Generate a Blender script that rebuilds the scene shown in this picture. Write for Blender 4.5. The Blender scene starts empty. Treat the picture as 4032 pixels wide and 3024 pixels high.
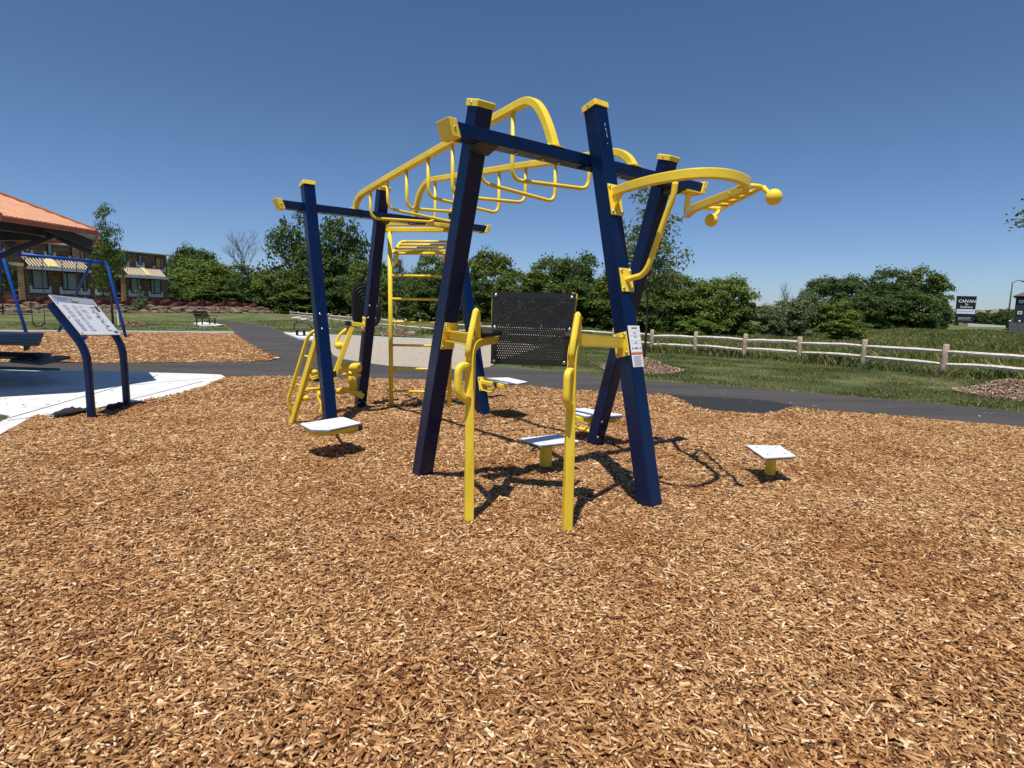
import bpy, math, random
import numpy as np
from mathutils import Vector, Matrix

R = math.radians
SC = bpy.context.scene
COL = SC.collection
random.seed(7)
RNG = np.random.default_rng(11)

# ------------------------------------------------------------------ camera model
CF, CTH, CRO, PSI, CH = 2271.0, 0.128, 0.018, 0.66, 1.4
cr_, sr_ = math.cos(CRO), math.sin(CRO)
ct_, st_ = math.cos(CTH), math.sin(CTH)
CAM = Vector((0, 0, CH))

def ray(px, py):
    a = px - 2016; b = py - 1512
    x = (a * cr_ + b * sr_) / CF
    y = -(-a * sr_ + b * cr_) / CF
    return Vector((x, ct_ + y * st_, -st_ + y * ct_))
def G(px, py, z=0.0):                       # point of the level plane z seen at a photo pixel
    d = ray(px, py); return CAM + d * ((z - CH) / d.z)
def PY(px, py, Y):
    d = ray(px, py); return CAM + d * (Y / d.y)
CU = Vector((math.cos(PSI), math.sin(PSI), 0)); CV = Vector((-math.sin(PSI), math.cos(PSI), 0))
CZ = Vector((0, 0, 1))
def W(u, v, z=0.0): return CU * u + CV * v + CZ * z
def PP(px, py, p0, n):                      # ray with plane
    d = ray(px, py); return CAM + d * ((p0 - CAM).dot(n) / d.dot(n))
def PU(px, py, u): return PP(px, py, CU * u, CU)
def PV(px, py, v): return PP(px, py, CV * v, CV)
def vplane(a, b):                           # normal of the vertical plane through two points
    d = (b - a); return Vector((d.y, -d.x, 0)).normalized()
def gxy(*pts): return [G(*p).to_2d() for p in pts]

# ------------------------------------------------------------------ object helpers
def tag(o, label=None, cat=None, group=None, kind=None):
    if label: o['label'] = label
    if cat: o['category'] = cat
    if group: o['group'] = group
    if kind: o['kind'] = kind
    return o
def empty(name, loc, label=None, cat=None, group=None):
    o = bpy.data.objects.new(name, None); COL.objects.link(o)
    o.location = loc; o.empty_display_size = 0.1
    o['_o'] = list(loc)
    return tag(o, label, cat, group)
ORG = {}
def org(o):
    while o.parent: o = o.parent
    return Vector(o.location)

class MB:
    def __init__(s): s.v = []; s.f = []; s.sm = []; s.mi = []; s.cur = 0
    def add(s, vs, fs, smooth=False):
        b = len(s.v); s.v += [tuple(v) for v in vs]
        for f in fs: s.f.append(tuple(i + b for i in f)); s.sm.append(smooth); s.mi.append(s.cur)
        return s
    def box(s, c, x, y, z):                 # centre and three half-axis vectors
        c = Vector(c); x = Vector(x); y = Vector(y); z = Vector(z)
        if x.cross(y).dot(z) < 0: x = -x
        vs = [c + x * i + y * j + z * k for k in (-1, 1) for j in (-1, 1) for i in (-1, 1)]
        return s.add(vs, [(0, 2, 3, 1), (4, 5, 7, 6), (0, 1, 5, 4), (2, 6, 7, 3), (0, 4, 6, 2), (1, 3, 7, 5)])
    def abox(s, x0, y0, z0, x1, y1, z1):
        return s.box(((x0 + x1) / 2, (y0 + y1) / 2, (z0 + z1) / 2), (abs(x1 - x0) / 2, 0, 0), (0, abs(y1 - y0) / 2, 0), (0, 0, abs(z1 - z0) / 2))
    def prism(s, poly, d):                  # polygon extruded by a vector
        poly = [Vector(p) for p in poly]; n = len(poly); d = Vector(d)
        nn = Vector((0, 0, 0))
        for i in range(n): nn += poly[i].cross(poly[(i + 1) % n])
        if nn.dot(d) < 0: poly = poly[::-1]
        vs = poly + [p + d for p in poly]
        return s.add(vs, [tuple(range(n))[::-1], tuple(range(n, 2 * n))] + [(i, (i + 1) % n, n + (i + 1) % n, n + i) for i in range(n)])
    def sweep(s, path, prof, up=(0, 0, 1), smooth=True, closed=False, scales=None, twist=None):
        path = [Vector(p) for p in path]; n = len(path); k = len(prof)
        up = Vector(up); vs = []
        prevx = None
        for i, p in enumerate(path):
            if closed: t = path[(i + 1) % n] - path[i - 1]
            else: t = path[min(i + 1, n - 1)] - path[max(i - 1, 0)]
            t.normalize()
            if prevx is None:
                x = up.cross(t)
                if x.length < 0.05: x = Vector((1, 0, 0)).cross(t)
            else: x = prevx - t * prevx.dot(t)
            x.normalize(); prevx = x
            y = t.cross(x)
            if 0 < i < n - 1 and not closed:
                a = (path[i] - path[i - 1]).normalized(); b = (path[i + 1] - path[i]).normalized()
            sc = scales[i] if scales else 1.0
            tw = twist[i] if twist else 0.0
            c, q = math.cos(tw), math.sin(tw)
            for (px, py) in prof:
                px, py = px * c - py * q, px * q + py * c
                vs.append(p + x * px * sc + y * py * sc)
        fs = []
        m = n if closed else n - 1
        for i in range(m):
            for j in range(k):
                a = i * k + j; b = i * k + (j + 1) % k; c2 = ((i + 1) % n) * k + (j + 1) % k; d = ((i + 1) % n) * k + j
                fs.append((a, b, c2, d))
        s.add(vs, fs, smooth)
        if not closed:
            b = len(s.v) - len(vs)
            s.f.append(tuple(b + j for j in range(k))[::-1]); s.sm.append(False); s.mi.append(s.cur)
            s.f.append(tuple(b + (n - 1) * k + j for j in range(k))); s.sm.append(False); s.mi.append(s.cur)
        return s
    def tube(s, path, r, seg=12, **kw): return s.sweep(path, circ(r, seg), **kw)
    def bar(s, path, w, h, **kw):
        kw.setdefault('smooth', False); return s.sweep(path, rrect(w, h, min(w, h) * 0.14), **kw)
    def ball(s, c, r, n=12, sz=1.0):
        c = Vector(c); vs = []; fs = []
        for i in range(n + 1):
            th = math.pi * i / n
            for j in range(2 * n):
                ph = math.pi * j / n
                vs.append(c + Vector((r * math.sin(th) * math.cos(ph), r * math.sin(th) * math.sin(ph), r * sz * math.cos(th))))
        for i in range(n):
            for j in range(2 * n):
                a = i * 2 * n + j; b = i * 2 * n + (j + 1) % (2 * n)
                fs.append((a, a + 2 * n, b + 2 * n, b))
        return s.add(vs, fs, True)
    def build(s, name, mat, parent=None, bevel=0.0, label=None):
        o0 = org(parent) if parent else Vector((0, 0, 0))
        me = bpy.data.meshes.new(name)
        me.from_pydata([(v[0] - o0.x, v[1] - o0.y, v[2] - o0.z) for v in s.v], [], s.f)
        me.polygons.foreach_set('use_smooth', s.sm)
        mats = mat if isinstance(mat, (list, tuple)) else [mat]
        for m in mats: me.materials.append(m)
        if len(mats) > 1: me.polygons.foreach_set('material_index', s.mi)
        me.validate(); me.update()
        o = bpy.data.objects.new(name, me); COL.objects.link(o)
        if parent: o.parent = parent
        if bevel:
            b = o.modifiers.new('bevel', 'BEVEL'); b.width = bevel; b.segments = 2; b.limit_method = 'ANGLE'; b.angle_limit = R(40)
        if label: o['label'] = label
        return o
def circ(r, n=12): return [(r * math.cos(2 * math.pi * i / n), r * math.sin(2 * math.pi * i / n)) for i in range(n)]
def rrect(w, h, r, k=2):
    out = []
    for cx, cy, a0 in ((w / 2 - r, h / 2 - r, 0), (-w / 2 + r, h / 2 - r, 90), (-w / 2 + r, -h / 2 + r, 180), (w / 2 - r, -h / 2 + r, 270)):
        for i in range(k + 1):
            a = R(a0 + 90 * i / k); out.append((cx + r * math.cos(a), cy + r * math.sin(a)))
    return out
def fillet(pts, r, n=6):
    pts = [Vector(p) for p in pts]; out = [pts[0]]
    for i in range(1, len(pts) - 1):
        a, b, c = pts[i - 1], pts[i], pts[i + 1]
        u = (a - b); w = (c - b); lu, lw = u.length, w.length
        rr = min(r, lu * 0.49, lw * 0.49)
        p0 = b + u / lu * rr; p1 = b + w / lw * rr
        for k in range(n + 1):
            t = k / n; out.append(p0 * (1 - t) ** 2 + b * 2 * t * (1 - t) + p1 * t * t)
    out.append(pts[-1]); return out
def spline(pts, n=6):
    pts = [Vector(p) for p in pts]; P = [pts[0] * 2 - pts[1]] + pts + [pts[-1] * 2 - pts[-2]]; out = []
    for i in range(1, len(P) - 2):
        p0, p1, p2, p3 = P[i - 1:i + 3]
        for k in range(n):
            t = k / n
            out.append(0.5 * ((2 * p1) + (p2 - p0) * t + (2 * p0 - 5 * p1 + 4 * p2 - p3) * t * t + (3 * p1 - p0 - 3 * p2 + p3) * t ** 3))
    out.append(pts[-1]); return out
def copy_tree(o, parent=None):
    c = o.copy(); COL.objects.link(c); c.parent = parent
    for ch in list(o.children): copy_tree(ch, c)
    return c
def npmesh(name, verts, faces_flat, k, mat, smooth=False, parent=None):
    # verts (N,3) array; faces_flat (M,k) array
    me = bpy.data.meshes.new(name); M = len(faces_flat)
    me.vertices.add(len(verts)); me.vertices.foreach_set('co', np.asarray(verts, dtype=np.float32).ravel())
    me.loops.add(M * k); me.loops.foreach_set('vertex_index', np.asarray(faces_flat, dtype=np.int32).ravel())
    me.polygons.add(M); me.polygons.foreach_set('loop_start', np.arange(0, M * k, k, dtype=np.int32))
    me.polygons.foreach_set('loop_total', np.full(M, k, dtype=np.int32))
    if smooth: me.polygons.foreach_set('use_smooth', np.ones(M, dtype=bool))
    me.materials.append(mat); me.update(calc_edges=True)
    o = bpy.data.objects.new(name, me); COL.objects.link(o)
    if parent: o.parent = parent
    return o
def inpoly(x, y, poly):
    ins = np.zeros(len(x), bool); n = len(poly)
    for i in range(n):
        x0, y0 = poly[i]; x1, y1 = poly[(i + 1) % n]
        c = ((y0 > y) != (y1 > y)) & (x < (x1 - x0) * (y - y0) / (y1 - y0 + 1e-12) + x0)
        ins ^= c
    return ins

# ------------------------------------------------------------------ materials
def nmat(name):
    m = bpy.data.materials.new(name); m.use_nodes = True
    nt = m.node_tree; bs = nt.nodes['Principled BSDF']; return m, nt, bs
def N(nt, t, **kw):
    n = nt.nodes.new(t)
    for k, v in kw.items():
        if k in n.inputs: n.inputs[k].default_value = v
        else: setattr(n, k, v)
    return n
def ramp(nt, stops, fac=None, interp='LINEAR'):
    r = nt.nodes.new('ShaderNodeValToRGB'); e = r.color_ramp.elements; r.color_ramp.interpolation = interp
    while len(e) < len(stops): e.new(0.5)
    for i, (p, c) in enumerate(stops): e[i].position = p; e[i].color = (*c, 1)
    if fac is not None: nt.links.new(fac, r.inputs['Fac'])
    return r
def coords(nt, scale=(1, 1, 1), kind='Object', rot=(0, 0, 0)):
    tc = nt.nodes.new('ShaderNodeTexCoord'); mp = nt.nodes.new('ShaderNodeMapping')
    mp.inputs['Scale'].default_value = scale; mp.inputs['Rotation'].default_value = rot
    nt.links.new(tc.outputs[kind], mp.inputs['Vector']); return mp.outputs['Vector']
def simple(name, col, rough=0.5, metal=0.0, var=0.12, scale=6.0, bump=0.0, bscale=80.0, coat=0.0, spec=0.5):
    m, nt, b = nmat(name)
    no = N(nt, 'ShaderNodeTexNoise', Scale=scale, Detail=5.0)
    nt.links.new(coords(nt), no.inputs['Vector'])
    lo = tuple(c * (1 - var) for c in col); hi = tuple(min(1, c * (1 + var)) for c in col)
    r = ramp(nt, [(0.3, lo), (0.7, hi)], no.outputs['Fac']); nt.links.new(r.outputs['Color'], b.inputs['Base Color'])
    b.inputs['Roughness'].default_value = rough; b.inputs['Metallic'].default_value = metal
    b.inputs['Specular IOR Level'].default_value = spec
    b.inputs['Coat Weight'].default_value = coat; b.inputs['Coat Roughness'].default_value = 0.08
    mr = N(nt, 'ShaderNodeMapRange'); mr.inputs['To Min'].default_value = max(0.02, rough - 0.08); mr.inputs['To Max'].default_value = rough + 0.1
    nt.links.new(no.outputs['Fac'], mr.inputs['Value']); nt.links.new(mr.outputs['Result'], b.inputs['Roughness'])
    if bump:
        nb = N(nt, 'ShaderNodeTexNoise', Scale=bscale, Detail=4.0); nt.links.new(coords(nt), nb.inputs['Vector'])
        bp = N(nt, 'ShaderNodeBump', Strength=bump, Distance=0.01); nt.links.new(nb.outputs['Fac'], bp.inputs['Height'])
        nt.links.new(bp.outputs['Normal'], b.inputs['Normal'])
    return m
M = {}
def paint(name, col, rough):
    # glossy powder coat with faint orange peel, dust and scuffs
    m, nt, b = nmat(name)
    v = coords(nt)
    n1 = N(nt, 'ShaderNodeTexNoise', Scale=3.0, Detail=6.0, Roughness=0.65); nt.links.new(v, n1.inputs['Vector'])
    n2 = N(nt, 'ShaderNodeTexNoise', Scale=45.0, Detail=6.0, Roughness=0.7); nt.links.new(v, n2.inputs['Vector'])
    r1 = ramp(nt, [(0.3, tuple(c * 0.9 for c in col)), (0.7, tuple(min(1, c * 1.1) for c in col))], n1.outputs['Fac'])
    r2 = ramp(nt, [(0.66, (0, 0, 0)), (0.76, (1, 1, 1))], n2.outputs['Fac'])
    mul = N(nt, 'ShaderNodeMath', operation='MULTIPLY'); nt.links.new(r2.outputs['Color'], mul.inputs[0]); mul.inputs[1].default_value = 0.045
    mx = N(nt, 'ShaderNodeMix', data_type='RGBA'); nt.links.new(mul.outputs[0], mx.inputs['Factor'])
    nt.links.new(r1.outputs['Color'], mx.inputs[6]); mx.inputs[7].default_value = (0.45, 0.38, 0.28, 1)
    nt.links.new(mx.outputs[2], b.inputs['Base Color'])
    mr = N(nt, 'ShaderNodeMapRange'); mr.inputs['To Min'].default_value = rough - 0.05; mr.inputs['To Max'].default_value = rough + 0.15
    nt.links.new(n1.outputs['Fac'], mr.inputs['Value']); nt.links.new(mr.outputs['Result'], b.inputs['Roughness'])
    nb = N(nt, 'ShaderNodeTexNoise', Scale=160.0, Detail=2.0); nt.links.new(v, nb.inputs['Vector'])
    bp = N(nt, 'ShaderNodeBump', Strength=0.06, Distance=0.004); nt.links.new(nb.outputs['Fac'], bp.inputs['Height'])
    nt.links.new(bp.outputs['Normal'], b.inputs['Normal'])
    b.inputs['Specular IOR Level'].default_value = 0.32
    return m
M['yellow'] = paint('yellow_powder_coat', (0.90, 0.66, 0.055), 0.32)
M['navy'] = paint('navy_powder_coat', (0.0010, 0.0115, 0.056), 0.22)
M['swing_blue'] = paint('royal_blue_paint', (0.006, 0.07, 0.40), 0.35)
M['black'] = simple('black_rubber', (0.012, 0.012, 0.013), 0.6, bump=0.1)
M['black_metal'] = simple('black_painted_metal', (0.013, 0.014, 0.018), 0.4, spec=0.5)
M['hdpe'] = simple('black_hdpe_board', (0.014, 0.014, 0.015), 0.5, bump=0.15, bscale=60)
M['steel'] = simple('stainless_steel', (0.62, 0.62, 0.60), 0.25, metal=1.0)
M['white_board'] = simple('white_anti_slip_board', (0.74, 0.74, 0.75), 0.5, bump=0.1, bscale=200)
M['grey_edge'] = simple('grey_core_edge', (0.22, 0.22, 0.23), 0.6)
M['sign_white'] = simple('printed_sign_white', (0.86, 0.87, 0.90), 0.35, var=0.02)
M['sign_grey'] = simple('printed_sign_grey', (0.42, 0.45, 0.48), 0.35, var=0.02)
M['ink'] = simple('dark_grey_ink', (0.08, 0.085, 0.10), 0.5, var=0.02)
M['ink_soft'] = simple('pale_grey_ink', (0.42, 0.43, 0.48), 0.5, var=0.02)
M['ink_blue'] = simple('blue_ink', (0.02, 0.14, 0.55), 0.5, var=0.02)
M['ink_orange'] = simple('orange_ink', (0.70, 0.16, 0.03), 0.5, var=0.02)
M['white_paint'] = simple('white_paint', (0.72, 0.71, 0.68), 0.55, var=0.06)
M['concrete'] = None
M['osb'] = None

def ground_mats():
    # wood fibre mulch seen as a bed: short strands of brown and tan
    m, nt, b = nmat('mulch_bed')
    v = coords(nt)
    mp = N(nt, 'ShaderNodeTexNoise', Scale=9.0, Detail=3.0); nt.links.new(v, mp.inputs['Vector'])
    add = N(nt, 'ShaderNodeMix', data_type='RGBA', blend_type='LINEAR_LIGHT'); add.inputs['Factor'].default_value = 0.06
    nt.links.new(v, add.inputs[6]); nt.links.new(mp.outputs['Color'], add.inputs[7])
    vo = N(nt, 'ShaderNodeTexVoronoi', Scale=34.0); vm = N(nt, 'ShaderNodeMapping'); vm.inputs['Scale'].default_value = (1.0, 2.4, 1.0); vm.inputs['Rotation'].default_value = (0, 0, 0.5)
    nt.links.new(add.outputs[2], vm.inputs['Vector']); nt.links.new(vm.outputs[0], vo.inputs['Vector'])
    vo2 = N(nt, 'ShaderNodeTexVoronoi', Scale=40.0); vm2 = N(nt, 'ShaderNodeMapping'); vm2.inputs['Scale'].default_value = (2.6, 1.0, 1.0); vm2.inputs['Rotation'].default_value = (0, 0, -0.4)
    nt.links.new(add.outputs[2], vm2.inputs['Vector']); nt.links.new(vm2.outputs[0], vo2.inputs['Vector'])
    sep = N(nt, 'ShaderNodeSeparateColor'); nt.links.new(vo.outputs['Color'], sep.inputs[0])
    sep2 = N(nt, 'ShaderNodeSeparateColor'); nt.links.new(vo2.outputs['Color'], sep2.inputs[0])
    av = N(nt, 'ShaderNodeMath', operation='ADD'); nt.links.new(sep.outputs[0], av.inputs[0]); nt.links.new(sep2.outputs[0], av.inputs[1])
    hv = N(nt, 'ShaderNodeMath', operation='MULTIPLY'); nt.links.new(av.outputs[0], hv.inputs[0]); hv.inputs[1].default_value = 0.5
    r = ramp(nt, [(0.0, (0.05, 0.02, 0.008)), (0.35, (0.20, 0.092, 0.036)), (0.65, (0.41, 0.215, 0.09)), (1.0, (0.64, 0.40, 0.20))], hv.outputs[0])
    big = N(nt, 'ShaderNodeTexNoise', Scale=0.9, Detail=4.0); nt.links.new(v, big.inputs['Vector'])
    rb = ramp(nt, [(0.35, (0.78, 0.72, 0.66)), (0.62, (1.0, 1.0, 1.0))], big.outputs['Fac'])
    mx = N(nt, 'ShaderNodeMix', data_type='RGBA', blend_type='MULTIPLY'); mx.inputs['Factor'].default_value = 1
    nt.links.new(r.outputs['Color'], mx.inputs[6]); nt.links.new(rb.outputs['Color'], mx.inputs[7]); nt.links.new(mx.outputs[2], b.inputs['Base Color'])
    b.inputs['Roughness'].default_value = 0.85; b.inputs['Specular IOR Level'].default_value = 0.2
    bp = N(nt, 'ShaderNodeBump', Strength=0.9, Distance=0.02); nt.links.new(hv.outputs[0], bp.inputs['Height']); nt.links.new(bp.outputs['Normal'], b.inputs['Normal'])
    M['mulch'] = m
    # loose chips: each chip its own colour
    def chips(name, stops):
        m, nt, b = nmat(name)
        g = N(nt, 'ShaderNodeNewGeometry')
        big = N(nt, 'ShaderNodeTexNoise', Scale=1.1, Detail=4.0); nt.links.new(coords(nt), big.inputs['Vector'])
        rb = ramp(nt, [(0.36, (0.84, 0.73, 0.63)), (0.47, (0.97, 0.93, 0.90)), (0.6, (1.03, 1.03, 1.03))], big.outputs['Fac'])
        r = ramp(nt, stops, g.outputs['Random Per Island'])
        mx = N(nt, 'ShaderNodeMix', data_type='RGBA', blend_type='MULTIPLY'); mx.inputs['Factor'].default_value = 1
        nt.links.new(r.outputs['Color'], mx.inputs[6]); nt.links.new(rb.outputs['Color'], mx.inputs[7]); nt.links.new(mx.outputs[2], b.inputs['Base Color'])
        b.inputs['Roughness'].default_value = 0.8; b.inputs['Specular IOR Level'].default_value = 0.25
        return m
    M['chips'] = chips('loose_wood_chips', [(0.0, (0.10, 0.042, 0.015)), (0.2, (0.27, 0.130, 0.050)), (0.5, (0.44, 0.236, 0.096)), (0.8, (0.60, 0.36, 0.162)), (0.94, (0.76, 0.52, 0.28)), (1.0, (0.88, 0.73, 0.51))])
    M['mound'] = chips('mound_bark_chips', [(0.0, (0.13, 0.085, 0.055)), (0.5, (0.34, 0.24, 0.16)), (1.0, (0.62, 0.49, 0.35))])
    # asphalt
    m, nt, b = nmat('asphalt'); v = coords(nt)
    n1 = N(nt, 'ShaderNodeTexNoise', Scale=90.0, Detail=4.0, Roughness=0.8); nt.links.new(v, n1.inputs['Vector'])
    n2 = N(nt, 'ShaderNodeTexNoise', Scale=0.7, Detail=6.0, Roughness=0.6)
    v2 = coords(nt, (0.35, 1.6, 1)); nt.links.new(v2, n2.inputs['Vector'])
    r1 = ramp(nt, [(0.3, (0.030, 0.027, 0.025)), (0.75, (0.076, 0.069, 0.063))], n1.outputs['Fac'])
    r2 = ramp(nt, [(0.35, (0.78, 0.78, 0.8)), (0.66, (1.45, 1.38, 1.3))], n2.outputs['Fac'])
    mx = N(nt, 'ShaderNodeMix', data_type='RGBA', blend_type='MULTIPLY'); mx.inputs['Factor'].default_value = 1
    nt.links.new(r1.outputs['Color'], mx.inputs[6]); nt.links.new(r2.outputs['Color'], mx.inputs[7]); nt.links.new(mx.outputs[2], b.inputs['Base Color'])
    b.inputs['Roughness'].default_value = 0.85
    bp = N(nt, 'ShaderNodeBump', Strength=0.5, Distance=0.006); nt.links.new(n1.outputs['Fac'], bp.inputs['Height']); nt.links.new(bp.outputs['Normal'], b.inputs['Normal'])
    M['asphalt'] = m
    M['asphalt_new'] = simple('fresh_black_asphalt', (0.018, 0.017, 0.017), 0.8, var=0.3, scale=60, bump=0.4, bscale=90)
    # concrete with faint broom lines and tooled joints
    m, nt, b = nmat('pale_concrete'); v = coords(nt)
    n1 = N(nt, 'ShaderNodeTexNoise', Scale=2.5, Detail=7.0, Roughness=0.7); nt.links.new(v, n1.inputs['Vector'])
    r1 = ramp(nt, [(0.28, (0.47, 0.46, 0.43)), (0.42, (0.64, 0.64, 0.62)), (0.7, (0.77, 0.77, 0.75))], n1.outputs['Fac'])
    nt.links.new(r1.outputs['Color'], b.inputs['Base Color']); b.inputs['Roughness'].default_value = 0.8
    n3 = N(nt, 'ShaderNodeTexNoise', Scale=60.0, Detail=3.0); nt.links.new(v, n3.inputs['Vector'])
    bp = N(nt, 'ShaderNodeBump', Strength=0.2, Distance=0.004); nt.links.new(n3.outputs['Fac'], bp.inputs['Height']); nt.links.new(bp.outputs['Normal'], b.inputs['Normal'])
    M['concrete'] = m
    # sand
    m, nt, b = nmat('coarse_sand'); v = coords(nt)
    n1 = N(nt, 'ShaderNodeTexNoise', Scale=5.0, Detail=8.0, Roughness=0.75); nt.links.new(v, n1.inputs['Vector'])
    r1 = ramp(nt, [(0.32, (0.30, 0.245, 0.18)), (0.5, (0.43, 0.365, 0.28)), (0.7, (0.53, 0.46, 0.365))], n1.outputs['Fac'])
    nt.links.new(r1.outputs['Color'], b.inputs['Base Color']); b.inputs['Roughness'].default_value = 0.95
    bp = N(nt, 'ShaderNodeBump', Strength=1.0, Distance=0.06); nt.links.new(n1.outputs['Fac'], bp.inputs['Height']); nt.links.new(bp.outputs['Normal'], b.inputs['Normal'])
    M['sand'] = m
    # lawn and field
    m, nt, b = nmat('lawn_soil'); v = coords(nt)
    n1 = N(nt, 'ShaderNodeTexNoise', Scale=0.35, Detail=8.0, Roughness=0.7); nt.links.new(v, n1.inputs['Vector'])
    n2 = N(nt, 'ShaderNodeTexNoise', Scale=12.0, Detail=6.0, Roughness=0.8); nt.links.new(v, n2.inputs['Vector'])
    r1 = ramp(nt, [(0.30, (0.065, 0.088, 0.030)), (0.48, (0.11, 0.135, 0.052)), (0.58, (0.19, 0.18, 0.09)), (0.70, (0.33, 0.27, 0.165))], n1.outputs['Fac'])
    r2 = ramp(nt, [(0.3, (0.55, 0.6, 0.55)), (0.7, (1.3, 1.3, 1.2))], n2.outputs['Fac'])
    mx = N(nt, 'ShaderNodeMix', data_type='RGBA', blend_type='MULTIPLY'); mx.inputs['Factor'].default_value = 1
    nt.links.new(r1.outputs['Color'], mx.inputs[6]); nt.links.new(r2.outputs['Color'], mx.inputs[7]); nt.links.new(mx.outputs[2], b.inputs['Base Color'])
    b.inputs['Roughness'].default_value = 0.95; b.inputs['Specular IOR Level'].default_value = 0.1
    bp = N(nt, 'ShaderNodeBump', Strength=1.0, Distance=0.05); nt.links.new(n2.outputs['Fac'], bp.inputs['Height']); nt.links.new(bp.outputs['Normal'], b.inputs['Normal'])
    M['lawn'] = m
ground_mats()

def leafmat(name, stops, trans=0.35, rough=0.55):
    m, nt, b = nmat(name)
    g = N(nt, 'ShaderNodeNewGeometry'); r = ramp(nt, stops, g.outputs['Random Per Island'])
    no = N(nt, 'ShaderNodeTexNoise', Scale=0.45, Detail=3.0); nt.links.new(coords(nt), no.inputs['Vector'])
    rb = ramp(nt, [(0.35, (0.9, 0.95, 0.9)), (0.65, (1.45, 1.35, 1.1))], no.outputs['Fac'])
    mx = N(nt, 'ShaderNodeMix', data_type='RGBA', blend_type='MULTIPLY'); mx.inputs['Factor'].default_value = 1
    nt.links.new(r.outputs['Color'], mx.inputs[6]); nt.links.new(rb.outputs['Color'], mx.inputs[7])
    nt.links.new(mx.outputs[2], b.inputs['Base Color']); b.inputs['Roughness'].default_value = rough
    b.inputs['Specular IOR Level'].default_value = 0.3
    tr = N(nt, 'ShaderNodeBsdfTranslucent'); nt.links.new(mx.outputs[2], tr.inputs['Color'])
    ms = N(nt, 'ShaderNodeMixShader'); ms.inputs[0].default_value = trans
    nt.links.new(b.outputs[0], ms.inputs[1]); nt.links.new(tr.outputs[0], ms.inputs[2])
    nt.links.new(ms.outputs[0], nt.nodes['Material Output'].inputs['Surface'])
    return m
M['leaf_dark'] = leafmat('leaf_dark_green', [(0, (0.03, 0.058, 0.014)), (0.6, (0.066, 0.112, 0.025)), (1, (0.125, 0.18, 0.045))])
M['leaf_mid'] = leafmat('leaf_mid_green', [(0, (0.040, 0.070, 0.010)), (0.6, (0.095, 0.140, 0.020)), (1, (0.18, 0.23, 0.04))])
M['leaf_lime'] = leafmat('leaf_lime_green', [(0, (0.055, 0.095, 0.014)), (0.6, (0.125, 0.18, 0.026)), (1, (0.21, 0.27, 0.05))])
M['leaf_grey'] = leafmat('leaf_grey_green', [(0, (0.06, 0.095, 0.04)), (0.6, (0.13, 0.175, 0.08)), (1, (0.22, 0.27, 0.14))])
M['grass'] = leafmat('grass_blades', [(0, (0.055, 0.085, 0.022)), (0.5, (0.115, 0.15, 0.045)), (0.78, (0.19, 0.20, 0.085)), (1, (0.40, 0.32, 0.18))], 0.3)
M['tallgrass'] = leafmat('tall_field_grass', [(0, (0.055, 0.09, 0.015)), (0.45, (0.13, 0.175, 0.035)), (0.74, (0.23, 0.235, 0.085)), (1, (0.50, 0.41, 0.25))], 0.3)
M['bark'] = simple('bark', (0.095, 0.075, 0.058), 0.9, var=0.4, scale=8, bump=0.6, bscale=20)
M['bark_grey'] = simple('grey_dead_bark', (0.15, 0.13, 0.115), 0.9, var=0.3, scale=8, bump=0.4, bscale=20)
M['rail_wood'] = simple('weathered_cedar', (0.58, 0.51, 0.42), 0.8, var=0.3, scale=14, bump=0.5, bscale=40)
M['fabric'] = simple('black_landscape_fabric', (0.02, 0.02, 0.022), 0.9, bump=0.3, bscale=30)
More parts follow.
